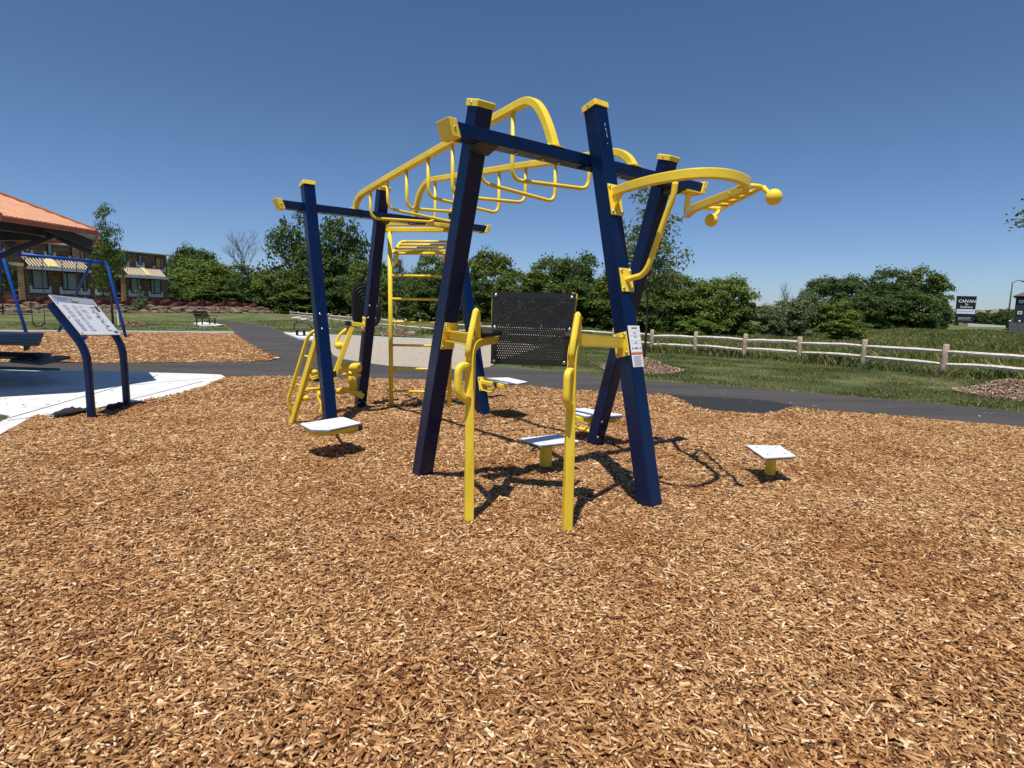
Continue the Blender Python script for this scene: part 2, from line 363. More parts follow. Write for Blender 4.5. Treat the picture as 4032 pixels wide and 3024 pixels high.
# ------------------------------------------------------------------ world, sun, camera
def setup():
    SC.render.engine = 'CYCLES'
    w = bpy.data.worlds.new('World'); SC.world = w; w.use_nodes = True
    nt = w.node_tree; bg = nt.nodes['Background']
    sky = nt.nodes.new('ShaderNodeTexSky'); sky.sky_type = 'NISHITA'; sky.sun_disc = False
    L = Vector((0.095, 0.345, 0.0)); to_sun = Vector((-L.x, -L.y, 1)).normalized()
    el = math.asin(to_sun.z); az = math.atan2(to_sun.x, to_sun.y)
    sky.sun_elevation = el; sky.sun_rotation = az; sky.altitude = 90; sky.air_density = 1.0; sky.dust_density = 0.15; sky.ozone_density = 3.2
    hs = nt.nodes.new('ShaderNodeHueSaturation'); hs.inputs['Saturation'].default_value = 1.10
    mw = nt.nodes.new('ShaderNodeMix'); mw.data_type = 'RGBA'; mw.blend_type = 'MULTIPLY'; mw.inputs['Factor'].default_value = 1.0; mw.inputs[7].default_value = (0.97, 1.0, 1.13, 1)
    nt.links.new(sky.outputs[0], hs.inputs['Color']); nt.links.new(hs.outputs[0], mw.inputs[6]); tcw = nt.nodes.new('ShaderNodeTexCoord'); sx_ = nt.nodes.new('ShaderNodeSeparateXYZ'); nt.links.new(tcw.outputs['Generated'], sx_.inputs[0])
    rw = ramp(nt, [(0.0, (0.80, 0.95, 1.20)), (0.06, (0.88, 0.98, 1.16)), (0.25, (0.97, 1.0, 1.0)), (1.0, (1, 1, 1))], sx_.outputs['Z'])
    m2 = nt.nodes.new('ShaderNodeMix'); m2.data_type = 'RGBA'; m2.blend_type = 'MULTIPLY'; m2.inputs['Factor'].default_value = 1.0
    nt.links.new(mw.outputs[2], m2.inputs[6]); nt.links.new(rw.outputs['Color'], m2.inputs[7]); nt.links.new(m2.outputs[2], bg.inputs[0]); bg.inputs[1].default_value = 0.070
    sl = bpy.data.lights.new('sun', 'SUN'); sl.energy = 4.5; sl.angle = R(0.53); sl.color = (1.0, 0.95, 0.87)
    so = bpy.data.objects.new('sun', sl); COL.objects.link(so); so.location = (0, 0, 30)
    so.rotation_euler = to_sun.to_track_quat('Z', 'Y').to_euler()
    cd = bpy.data.cameras.new('camera'); co = bpy.data.objects.new('camera', cd); COL.objects.link(co)
    cd.sensor_width = 36; cd.lens = 36 * CF / 4032; cd.clip_start = 0.05; cd.clip_end = 3000
    Uc = Vector((0, st_, ct_)); Dc = Vector((0, ct_, -st_)); X = Vector((1, 0, 0))
    right = X * cr_ + Uc * sr_ ; up = -X * sr_ + Uc * cr_
    right = X * cr_ - Uc * -sr_ if False else right
    m = Matrix((right, up, -Dc)).transposed().to_4x4(); m.translation = CAM; co.matrix_world = m
    SC.camera = co
    vs = SC.view_settings; vs.view_transform = 'Standard'; vs.look = 'None'; vs.exposure = 0.18; vs.gamma = 1.0; vs.use_curve_mapping = False
setup()

# ------------------------------------------------------------------ ground
from mathutils import geometry as mg
from mathutils import noise as mn
def sheet(name, poly, z, mat, skirt=0.05):
    pts = [Vector((p[0], p[1], 0)) for p in poly]
    tris = mg.tessellate_polygon([pts])
    b = MB(); n = len(pts)
    b.add([(p.x, p.y, z) for p in pts], [t if mg.normal([pts[i] for i in t]).z > 0 else t[::-1] for t in tris])
    area = sum(pts[i].x * pts[(i + 1) % n].y - pts[(i + 1) % n].x * pts[i].y for i in range(n))
    vs = [(p.x, p.y, z) for p in pts] + [(p.x, p.y, z - skirt) for p in pts]
    b.add(vs, [((i, i + n, (i + 1) % n + n, (i + 1) % n) if area > 0 else (i, (i + 1) % n, (i + 1) % n + n, i + n)) for i in range(n)])
    o = b.build(name, mat); return tag(o, kind='structure')

# terrain sheet: level park, low bank under the houses and field beyond
def terrain_z(x, y):
    z = -0.035
    px, py = x + 54.0, y - 61.0                      # bank below the houses
    s_ = px * 0.3946 + py * 0.9189; d_ = px * 0.9189 - py * 0.3946
    e_ = max(0.0, min(1.0, (36 - abs(s_ - 2)) / 12.0)); e_ = e_ * e_ * (3 - 2 * e_)
    a = max(0.0, min(1.0, (32 - d_) / 21.0)); b = max(0.0, min(1.0, (11 - d_) / 6.0))
    return z + e_ * (0.33 * a * a * (3 - 2 * a) + 0.87 * b * b * (3 - 2 * b))
b = MB()
xs = [-900, -500, -300, -200, -140] + [-100 + 2 * i for i in range(41)] + [-16 + 8 * i for i in range(11)] + [80, 110, 160, 250, 400, 900]
ys = [-60, -20] + [0 + 2 * i for i in range(61)] + [135, 160, 200, 260, 400, 700, 1500]
nx = len(xs)
b.add([(x, y, terrain_z(x, y)) for y in ys for x in xs], [(j * nx + i, j * nx + i + 1, (j + 1) * nx + i + 1, (j + 1) * nx + i) for j in range(len(ys) - 1) for i in range(nx - 1)], True)
tag(b.build('ground', M['lawn']), kind='structure')

MULCH = [(-7.5, -4.0)] + [tuple(p) for p in gxy((-400, 1890), (0, 1708), (135, 1634), (253, 1628), (375, 1605), (502, 1587), (588, 1571), (746, 1540), (859, 1501), (882, 1484), (1100, 1482), (1520, 1491), (1940, 1508), (2280, 1538), (2606, 1555), (2690, 1580), (2725, 1603), (2840, 1625), (3000, 1632), (3060, 1622), (3110, 1604), (3280, 1622), (3460, 1632), (3700, 1652), (4032, 1687), (4400, 1725))] + [(11.0, 5.0), (10.0, -4.0)]
MULCH2 = [tuple(p) for p in gxy((-600, 1298), (0, 1306), (450, 1308), (922, 1312), (943, 1325), (977, 1350), (1030, 1380), (1098, 1412), (1060, 1419), (1000, 1423), (500, 1427), (0, 1424), (-600, 1420))]
ASPH = [tuple(p) for p in gxy((-900, 1400), (0, 1420), (1000, 1419), (1080, 1408), (977, 1350), (943, 1325), (922, 1309), (916, 1295), (889, 1276), (860, 1268), (800, 1264), (871, 1262), (962, 1270), (1052, 1284), (1120, 1310), (1183, 1338), (1290, 1352), (1400, 1400), (1480, 1420), (1560, 1436), (1800, 1436), (1922, 1440), (2280, 1468), (2560, 1498), (2910, 1521), (3280, 1551), (3650, 1583), (4032, 1619), (4500, 1665))]
ASPH += [(14.0, 3.0), (9.5, -3.0), (8.5, 3.0)] + [tuple(p) for p in gxy((4032, 1760), (3000, 1700), (2600, 1620), (2280, 1560), (1500, 1520), (900, 1510), (0, 1480), (-900, 1470))]
sheet('asphalt_path', ASPH, -0.012, M['asphalt'])
PATCH = [tuple(p) for p in gxy((2600, 1549), (2700, 1557), (2900, 1566), (3020, 1575), (3120, 1592), (3110, 1612), (3060, 1630), (3000, 1640), (2840, 1634), (2690, 1590))]
sheet('fresh_asphalt_patch', PATCH, -0.008, M['asphalt_new'], 0.003)
SAND = [tuple(p) for p in gxy((1183, 1335), (1290, 1350), (1310, 1395), (1345, 1412), (1470, 1431), (1530, 1439), (1700, 1447), (1860, 1456), (1925, 1444), (1990, 1410), (2120, 1370), (2000, 1352), (1700, 1341), (1400, 1328), (1230, 1322))]
sheet('sand_play_area', SAND, -0.004, M['sand'])
CONC = [(-14, 3.2)] + [tuple(p) for p in gxy((-900, 1460), (0, 1457), (350, 1460), (610, 1468), (800, 1473), (870, 1476), (886, 1484), (868, 1500), (746, 1543), (588, 1574), (502, 1590), (375, 1608), (253, 1631), (135, 1638), (0, 1712), (-400, 1900))] + [(-9, 1.0)]
tag(sheet('concrete_pad', CONC, 0.006, M['concrete'], 0.12), kind='structure')
# tooled joints in the pad
jb = MB()
for p, q in [((0, 1655), (620, 1478)), ((-300, 1530), (300, 1463)), ((330, 1620), (800, 1500)), ((30, 1655), (135, 1640)), ((-200, 1580), (870, 1484))]:
    a = G(*p, 0.010); c = G(*q, 0.010); d = (c - a).normalized(); nrm = Vector((-d.y, d.x, 0)) * 0.009
    jb.add([a - nrm, c - nrm, c + nrm, a + nrm], [(0, 1, 2, 3)])
tag(jb.build('pavement_joints', M['ink']), kind='structure')
# wedge of lawn at the left edge of the pad
sheet('lawn_corner', [tuple(p) for p in gxy((-300, 1665), (0, 1634), (38, 1641), (18, 1652), (0, 1663), (-300, 1760))], 0.012, M['lawn'], 0.02)

# mulch beds: gently uneven grid clipped to the bed outline
def mulch_h(x, y):
    return 0.022 * mn.noise(Vector((x * 0.9, y * 0.9, 0.3))) + 0.014 * mn.noise(Vector((x * 3.1, y * 3.1, 2.0)))
FEET = [tuple(G(*p).to_2d()) for p in ((1665, 1880), (2570, 2003), (2345, 1750), (1905, 1628), (1420, 1600), (1310, 1690), (1846, 2056), (2232, 2096), (1541, 1601), (1769, 1607), (3030, 1885), (2148, 1840), (360, 1640), (500, 1597))]
def heap(x, y):
    h = np.zeros(len(x))
    for fx_, fy_ in FEET:
        d2 = (x - fx_) ** 2 + (y - fy_) ** 2
        h += 0.014 * np.exp(-d2 / 0.016) - 0.014 * np.exp(-(np.sqrt(d2) - 0.34) ** 2 / 0.02)
    return h
def bed(name, poly, zb, step, mat):
    P = np.array(poly); x0, y0 = P.min(0); x1, y1 = P.max(0)
    X = np.arange(x0, x1 + step, step); Y = np.arange(y0, y1 + step, step)
    cx, cy = np.meshgrid((X[:-1] + X[1:]) / 2, (Y[:-1] + Y[1:]) / 2)
    ins = inpoly(cx.ravel(), cy.ravel(), poly).reshape(cx.shape)
    vid = {}; vs = []; fs = []
    def vert(i, j):
        if (i, j) not in vid:
            vid[(i, j)] = len(vs); vs.append((X[i], Y[j], zb + mulch_h(X[i], Y[j])))
        return vid[(i, j)]
    for j in range(ins.shape[0]):
        for i in range(ins.shape[1]):
            if ins[j, i]: fs.append((vert(i, j), vert(i + 1, j), vert(i + 1, j + 1), vert(i, j + 1)))
    vs = np.array(vs); vs[:, 2] += heap(vs[:, 0], vs[:, 1])
    return tag(npmesh(name, vs, np.array(fs), 4, mat, True), kind='structure')
bed('mulch_bed', MULCH, 0.0, 0.06, M['mulch'])
bed('swing_mulch_bed', MULCH2, 0.0, 0.25, M['mulch'])

def chips(name, polys, ranges, mat, kind='stuff', zfun=None, label=None, seed=3):
    rng = np.random.default_rng(seed); allv = []
    for (poly, ya, yb, dens, ln, wd, th, lift) in ranges:
        P = np.array(poly); hw = lambda y: 0.93 * y + 3.6
        area = (yb - ya) * 2 * hw(yb); n = int(area * dens)
        x = rng.uniform(-hw(yb), hw(yb), n); y = rng.uniform(ya, yb, n)
        ok = (np.abs(x) < 0.93 * y + 3.6) & inpoly(x, y, poly)
        x = x[ok]; y = y[ok]; n = len(x)
        L = ln * np.exp(rng.normal(0, 0.52, n)) / 2; Wd = wd * np.exp(rng.normal(0, 0.35, n)) / 2; T = th * rng.uniform(0.5, 1.4, n) / 2
        a = rng.uniform(0, 2 * np.pi, n); p = rng.normal(0, 0.2, n); rr = rng.normal(0, 0.32, n)
        L = np.minimum(L, ln * 1.5); big = rng.random(n) < 0.02; L[big] *= 1.3; Wd[big] *= 1.9
        ca, sa, cp, sp, cq, sq = np.cos(a), np.sin(a), np.cos(p), np.sin(p), np.cos(rr), np.sin(rr)
        ex = np.stack([ca * cp, sa * cp, sp], 1); side = np.stack([-sa, ca, np.zeros(n)], 1); up = np.cross(ex, side)
        ey = side * cq[:, None] + up * sq[:, None]; ez = np.cross(ex, ey)
        z = np.array([mulch_h(xx, yy) for xx, yy in zip(x, y)]) + rng.uniform(0.0, lift, n) + heap(x, y)
        c = np.stack([x, y, z], 1)
        vv = np.empty((n, 8, 3))
        k = 0
        for iz in (-1, 1):
            for (ix, iy) in ((-1, -1), (1, -1), (1, 1), (-1, 1)):
                tx = rng.uniform(0.72, 1.0, n); ty = rng.uniform(0.45, 1.0, n)
                vv[:, k] = c + ex * (L * ix * tx)[:, None] + ey * (Wd * iy * ty)[:, None] + ez * (T * iz)[:, None]; k += 1
        allv.append(vv.reshape(-1, 3))
    V = np.concatenate(allv); n = len(V) // 8
    base = (np.arange(n) * 8)[:, None, None]
    F = np.array([(4, 5, 6, 7), (0, 1, 5, 4), (1, 2, 6, 5), (2, 3, 7, 6), (3, 0, 4, 7)])[None]
    o = npmesh(name, V, (base + F).reshape(-1, 4), 4, mat)
    tag(o, label, None, None, kind); return o
chips('wood_chips', None, [(MULCH, 1.0, 3.0, 8600, 0.0275, 0.0075, 0.004, 0.02), (MULCH, 3.0, 5.0, 6000, 0.029, 0.0085, 0.004, 0.017),
                           (MULCH, 5.0, 8.0, 3300, 0.033, 0.0105, 0.005, 0.015), (MULCH, 8.0, 13.0, 1100, 0.045, 0.016, 0.006, 0.015),
                           (ASPH, 5.0, 16.0, 3, 0.026, 0.009, 0.004, 0.003), (CONC, 5.0, 12.0, 10, 0.03, 0.011, 0.005, 0.004), (MULCH2, 9.0, 30.0, 160, 0.07, 0.025, 0.012, 0.012)], M['chips'])

# kerbs
def kerb(name, pts, w=0.15, top=0.04, closed=False):
    path = [Vector((p[0], p[1], top - 0.06)) for p in pts]
    b = MB(); b.sweep(path, [(w / 2, -0.1), (w / 2, 0.06), (-w / 2, 0.06), (-w / 2, -0.1)][::-1], smooth=False)
    return tag(b.build(name, M['concrete']), kind='structure')
kerb('kerb', gxy((-700, 1296), (0, 1304), (450, 1306), (922, 1310)), 0.22, 0.05)
kerb('sand_kerb', gxy((1125, 1312), (1183, 1334), (1205, 1336)), 0.2, 0.05)
kerb('sand_kerb', gxy((1235, 1320), (1400, 1327), (1700, 1340), (2000, 1351), (2120, 1369)), 0.2, 0.06)
sheet('bench_pad', [tuple(p) for p in gxy((760, 1273), (800, 1269), (880, 1279), (850, 1283), (790, 1283))], 0.02, M['concrete'], 0.06)
sheet('bench_pad', [tuple(p) for p in gxy((1135, 1312), (1215, 1308), (1300, 1322), (1255, 1336), (1195, 1334))], 0.02, M['concrete'], 0.06)

# ------------------------------------------------------------------ outdoor fitness frame
S = 0.13
FR = empty('outdoor_fitness_frame', W(3.3, 5.2, 0), 'tall navy and yellow outdoor gym frame with leaning posts and overhead rungs', 'fitness frame')
YL, NV = M['yellow'], M['navy']
def bolt(parent, p, n, r=0.012, h=0.012, name='bolt', build=True):
    n = Vector(n).normalized(); b = MB()
    pts = [Vector(p) + n * t for t in (0.0, h * 0.55, h * 0.85, h)]
    b.sweep(pts, circ(r, 10), scales=[1, 1, 0.8, 0.35]); return b.build(name, M['steel'], parent)
def post(u, v0, slope, ztop, zfoot=0.0, caplabel=None):
    """u,v0: corner nearest the camera at ground; slope dv/dz"""
    a = Vector((0, slope, 1)); L = a.length
    def P(u_, vadd, z): return W(u_, v0 + slope * z + vadd, z)
    m = math.sqrt(1 + slope * slope)
    axis = (W(0, slope, 1)).normalized(); n = CU.cross(axis).normalized()   # roughly +v or -v
    if n.dot(CV) < 0: n = -n
    c0 = W(u, v0 - slope * 0.25, -0.25) + CU * S / 2 + n * S / 2
    c1 = W(u, v0 + slope * ztop, ztop) + CU * S / 2 + n * S / 2
    b = MB(); b.sweep([c0, c1], rrect(S, S, 0.012, 3), up=CU, smooth=False)
    o = b.build('post', NV, FR)
    cb = MB(); cb.sweep([c1 - axis * 0.010, c1 + axis * 0.028, c1 + axis * 0.034], rrect(S + 0.02, S + 0.02, 0.012, 3), up=CU, smooth=False, scales=[1, 1, 0.93]); cb.build('end_cap', YL, o)
    bolt(o, c1 + axis * 0.012 - CU * (S / 2 + 0.01), -CU, 0.008, 0.006)
    return dict(o=o, u=u, v0=v0, k=slope, n=n, axis=axis, c0=c0)
A = post(2.234, 4.108, -0.297, 2.727)
B = post(3.198, 2.483, 0.239, 2.92)
Epost = post(4.284, 4.104, -0.282, 2.731)
F = post(4.301, 6.154, 0.285, 2.74)
D = post(3.195, 7.65, -0.287, 2.85)
C = post(2.234, 6.154 + 0.03, 0.21, 2.777)
def face(pst, px, py, side):
    """point seen at a pixel on the -u or -v face of a post"""
    if side == 'u': return PU(px, py, pst['u'])
    p0 = W(pst['u'], pst['v0'], 0); return PP(px, py, p0, pst['n'])

def beam(v, ul_t, ul_b, ur_t, ur_b, zt, zb_):
    b = MB(); r = [(ul_b, zb_), (ur_b, zb_), (ur_t, zt), (ul_t, zt)]
    b.prism([W(u, v, z) for u, z in r], CV * 0.13); o = b.build('beam', NV, FR, bevel=0.006)
    for s, (ut, ub) in ((-1, (ul_t, ul_b)), (1, (ur_t, ur_b))):
        d = 0.012; w = 0.05
        sl = (ut - ub) / (zt - zb_)
        q = [(ub - sl * d + s * -0.012, zb_ - d), (ub - sl * d + s * w, zb_ - d), (ut + sl * d + s * w, zt + d), (ut + sl * d + s * -0.012, zt + d)]
        c = MB(); c.prism([W(u, v - d, z) for u, z in q], CV * (0.13 + 2 * d)); c.build('end_cap', YL, o, bevel=0.005)
        bolt(o, W((ut + ub) / 2 + s * 0.02, v - d, (zt + zb_) / 2), -CV, 0.009, 0.007)
    return o
VN, VF = 3.222, 6.80
ZT, ZB = 2.565, 2.478
nb_ = beam(VN, PV(1790, 475, VN).dot(CU), PV(1805, 532, VN).dot(CU), PV(2772, 730, VN).dot(CU), PV(2762, 765, VN).dot(CU), ZT, ZB)
fb_ = beam(VF, PV(1106, 786, VF).dot(CU), PV(1119, 819, VF).dot(CU), 4.80, 4.76, ZT, ZB)
# wedge brackets below the beams at each post
for (u, v, s, par) in ((2.234, VN, 1, nb_), (4.284, VN, 1, nb_), (3.195, VF, 1, fb_), (3.198, VN, -1, nb_), (2.234, VF, -1, fb_), (4.301, VF, -1, fb_)):
    b = MB()
    if s > 0: q = [W(u - 0.03, v + 0.02, ZB - 0.002), W(u - 0.03, v + 0.128, ZB - 0.002), W(u - 0.03, v + 0.142, ZB - 0.04)]
    else: q = [W(u - 0.03, v + 0.11, ZB - 0.002), W(u - 0.03, v + 0.002, ZB - 0.002), W(u - 0.03, v - 0.012, ZB - 0.04)]
    b.prism(q, CU * (S + 0.035)); b.build('bracket', M['black_metal'], par)
for (u, v, par) in ((2.55, VN, nb_), (2.8, VN, nb_), (2.95, VN, nb_), (3.6, VN, nb_), (3.8, VN, nb_), (3.95, VN, nb_), (2.5, VF, fb_), (2.8, VF, fb_), (2.95, VF, fb_), (3.6, VF, fb_), (3.8, VF, fb_)):
    bolt(par, W(u, v + 0.065, ZB), -CZ, 0.011, 0.012)

# overhead rails (square tube bent at both ends) and hanging U rungs
UL, UR = 2.875, 3.725
def rail(u, pts):
    path = [W(u, v, z) for v, z in pts] if len(pts) > 14 else fillet([W(u, v, z) for v, z in pts], 0.16, 7)
    b = MB(); b.sweep(path, rrect(0.062, 0.062, 0.008, 2), up=CU, smooth=False); o = b.build('overhead_rail', YL, FR)
    for v in (pts[0][0], pts[-1][0]):
        f = MB(); f.box(W(u, v, ZT + 0.003), CU * 0.062, CV * 0.04, CZ * 0.003); f.build('foot_plate', YL, o)
        for du in (-0.055, 0.055): bolt(o, W(u + du, v, ZT + 0.006), CZ, 0.008, 0.008)
    return o
def rspl(pts): return [(p.x, p.y) for p in spline([Vector((a, b, 0)) for a, b in pts], 5)]
rail(UL, rspl([(3.258, ZT), (3.316, 2.696), (3.389, 2.821), (3.462, 2.904), (3.545, 2.950), (3.64, 2.962), (3.80, 2.952)]) + [(4.8, 2.882), (6.0, 2.785)] + rspl([(6.50, 2.738), (6.66, 2.715), (6.76, 2.680), (6.82, 2.63), (6.85, ZT)]))
rail(UR, rspl([(3.25, ZT), (3.295, 2.626), (3.353, 2.673), (3.43, 2.708), (3.55, 2.725), (3.75, 2.742)]) + [(4.8, 2.838), (5.8, 2.922)] + rspl([(6.40, 2.972), (6.56, 2.978), (6.68, 2.945), (6.79, 2.87), (6.87, 2.76), (6.92, 2.65), (6.935, ZT)]))
def rail_z(side, v):
    t = (v - 3.66) / (6.7 - 3.66)
    return (2.945 - 0.253 * t) if side < 0 else (2.715 + 0.24 * t)
for i in range(7):
    v = 3.752 + 0.4435 * i
    dz = 0.022 if i % 2 == 0 else -0.03
    zl, zr = 2.44 - dz, 2.44 + dz
    path = fillet([W(UL, v, rail_z(-1, v)), W(UL, v, zl), W(UR, v, zr), W(UR, v, rail_z(1, v))], 0.10, 7)
    MB().tube(path, 0.0165, 14).build('rung', YL, FR)

# curved pull-up bar on the right
def plate(name, corners, n, parent, bolts=True, mat=None, th=0.010):
    q = [Vector(c) for c in corners]; n = Vector(n).normalized(); b = MB(); b.prism(q, n * th)
    o = b.build(name, mat or YL, parent, bevel=0.002)
    if bolts:
        c = sum(q, Vector((0, 0, 0))) / len(q)
        for p in q: bolt(o, p + (c - p).normalized() * 0.026 + n * th, n, 0.011, 0.011)
    return o
def faceplate(pst, z0, z1, side, name='mounting_plate', w=0.125, parent=None):
    if side == 'v':
        cs = [pst['c0'] + pst['axis'] * ((z + 0.25) / pst['axis'].z) - pst['n'] * (S / 2 + 0.001) + CU * du for z, du in ((z0, -w / 2), (z0, w / 2), (z1, w / 2), (z1, -w / 2))]
        return plate(name, cs, -pst['n'], parent or pst['o'])
    if side == 'V':
        cs = [pst['c0'] + pst['axis'] * ((z + 0.25) / pst['axis'].z) + pst['n'] * (S / 2 + 0.001) + CU * du for z, du in ((z0, -w / 2), (z0, w / 2), (z1, w / 2), (z1, -w / 2))]
        return plate(name, cs, pst['n'], parent or pst['o'])
    cs = [pst['c0'] + pst['axis'] * ((z + 0.25) / pst['axis'].z) - CU * (S / 2 + 0.001) + pst['n'] * dn for z, dn in ((z0, -w / 2), (z0, w / 2), (z1, w / 2), (z1, -w / 2))]
    return plate(name, cs, -CU, parent or pst['o'])
zB = 2.285
s0 = face(B, 2414, 757, 'v'); zB = s0.z
faceplate(B, zB - 0.17, zB + 0.055, 'v')
arc = [s0, G(2480, 734, zB), G(2560, 712, zB), G(2653, 694, zB), G(2740, 684, zB), G(2830, 684, zB), G(2900, 697, zB), G(2940, 719, zB), G(2938, 738, zB)]
p_ret1 = G(2735, 818, zB)
sp = spline(arc, 6)
e = PV(2712, 766, VN + 0.06); e = Vector((e.x, e.y, ZB))
path = sp + [G(2880, 764, zB)] + fillet([G(2860, 772, zB), p_ret1, Vector((e.x, e.y, zB)) + CV * 0.02, e], 0.12, 6)[1:]
pb = MB(); pb.sweep(path, rrect(0.045, 0.065, 0.007, 2), smooth=False); pb = pb.build('pull_up_bar', YL, FR)
ep = MB(); ep.box(Vector((e.x, e.y, ZB - 0.006)), CU * 0.11, CV * 0.07, CZ * 0.006); ep.build('foot_plate', YL, pb)
g = MB(); t = (arc[1] - arc[0]).normalized()
g.prism([s0 + t * 0.01 - CZ * 0.03, s0 + t * 0.15 - CZ * 0.03, s0 + t * 0.012 - CZ * 0.15], t.cross(CZ) * 0.012); g.build('gusset', YL, pb)
# small ladder of handles outside the bar and two grip balls
o1, o2 = G(3004, 736, zB), G(2838, 822, zB)
lb = MB(); lb.tube(fillet([G(2905, 733, zB), G(2960, 731, zB), o1, o2, G(2790, 820, zB), G(2760, 816, zB)], 0.06, 5), 0.0165, 12)
for i in range(1, 5):
    k = i / 5.0
    a_ = o1.lerp(o2, k); d_ = G(2905, 748, zB).lerp(G(2752, 812, zB), k)
    lb.tube([a_, d_], 0.0155, 10)
lb.build('hand_ladder', YL, pb)
for (b0, b1, c_, r) in ((o1, G(3018, 752, zB - 0.03), G(3047, 776, zB - 0.11), 0.052), (o2, G(2822, 842, zB - 0.05), G(2801, 867, zB - 0.13), 0.052)):
    b = MB(); b.tube([b0, b1, c_], 0.0165, 12); b.ball(c_, r, 14); b.build('grip_ball', YL, pb)
# lower strut of the pull-up bar
q0 = face(B, 2463, 1103, 'v'); q1 = G(2659, 717, zB)
nn = vplane(q0, q1)
st = spline([q0, PP(2500, 1092, q0, nn), PP(2527, 1082, q0, nn), PP(2552, 1049, q0, nn), PP(2577, 980, q0, nn), PP(2621, 853, q0, nn), PP(2650, 775, q0, nn), q1], 5)
b = MB(); b.tube(st, 0.021, 14); b.build('strut', YL, FR)
faceplate(B, q0.z - 0.085, q0.z + 0.085, 'v')

# instruction sticker wrapped on the face of the near right post
sq = [face(B, *p, 'v') - B['n'] * 0.0015 for p in ((2470, 1282), (2516, 1283), (2534, 1443), (2493, 1446))]
stk = MB(); stk.prism(sq, -B['n'] * 0.0012); stk = stk.build('instruction_sticker', M['sign_white'], B['o'])
def on_quad(q, s, t, off): return (q[0].lerp(q[1], s)).lerp(q[3].lerp(q[2], s), t) + off
def strip(mb, q, s0, s1, t0, t1, off):
    mb.add([on_quad(q, s0, t0, off), on_quad(q, s0, t1, off), on_quad(q, s1, t1, off), on_quad(q, s1, t0, off)], [(0, 1, 2, 3)])
off = -B['n'] * 0.0035
b = MB(); strip(b, sq, 0.0, 1.0, 0.645, 0.695, off); b.build('warning_band', M['ink_orange'], stk)
b = MB(); strip(b, sq, 0.28, 0.75, 0.045, 0.065, off)
for s_, t_ in ((0.12, 0.53), (0.78, 0.53)): strip(b, sq, s_, s_ + 0.1, t_, t_ + 0.035, off)
strip(b, sq, 0.33, 0.66, 0.535, 0.557, off)
for s_, t_, u_, w_ in ((0.42, 0.15, 0.5, 0.01), (0.40, 0.17, 0.04, 0.10), (0.58, 0.17, 0.04, 0.10), (0.42, 0.27, 0.2, 0.012), (0.44, 0.36, 0.03, 0.06), (0.56, 0.36, 0.03, 0.06), (0.50, 0.44, 0.02, 0.06), (0.38, 0.42, 0.26, 0.01)):
    strip(b, sq, s_, min(0.95, s_ + (0.2 if u_ > 0.3 else u_)), t_, t_ + w_, off)
b.build('pictogram', M['ink'], stk)
b = MB()
for i in range(9):
    tt = 0.735 + i * 0.028
    strip(b, sq, 0.12, 0.88 - 0.12 * ((i * 7) % 3) / 2, tt, tt + 0.011, off)
for tt in (0.11, 0.235, 0.36, 0.43):
    strip(b, sq, 0.06, 0.3, tt, tt + 0.007, off); strip(b, sq, 0.7, 0.94, tt, tt + 0.007, off)
b.build('small_print', M['ink_soft'], stk)
# scuff marks on the near right post
b = MB()
for (p, q) in (((2381, 485), (2382, 497)), ((2384, 505), (2387, 517)), ((2388, 520), (2390, 524)), ((2388, 528), (2392, 542)), ((2392, 563), (2393, 568))):
    a_ = face(B, *p, 'v') - B['n'] * 0.0012; c_ = face(B, *q, 'v') - B['n'] * 0.0012; w_ = CU * 0.0025
    b = MB(); b.add([a_ - w_, c_ - w_ * 0.4, c_ + w_ * 0.4, a_ + w_], [(0, 1, 2, 3)]); b.build('scuff_mark', M['sign_white'], B['o'])

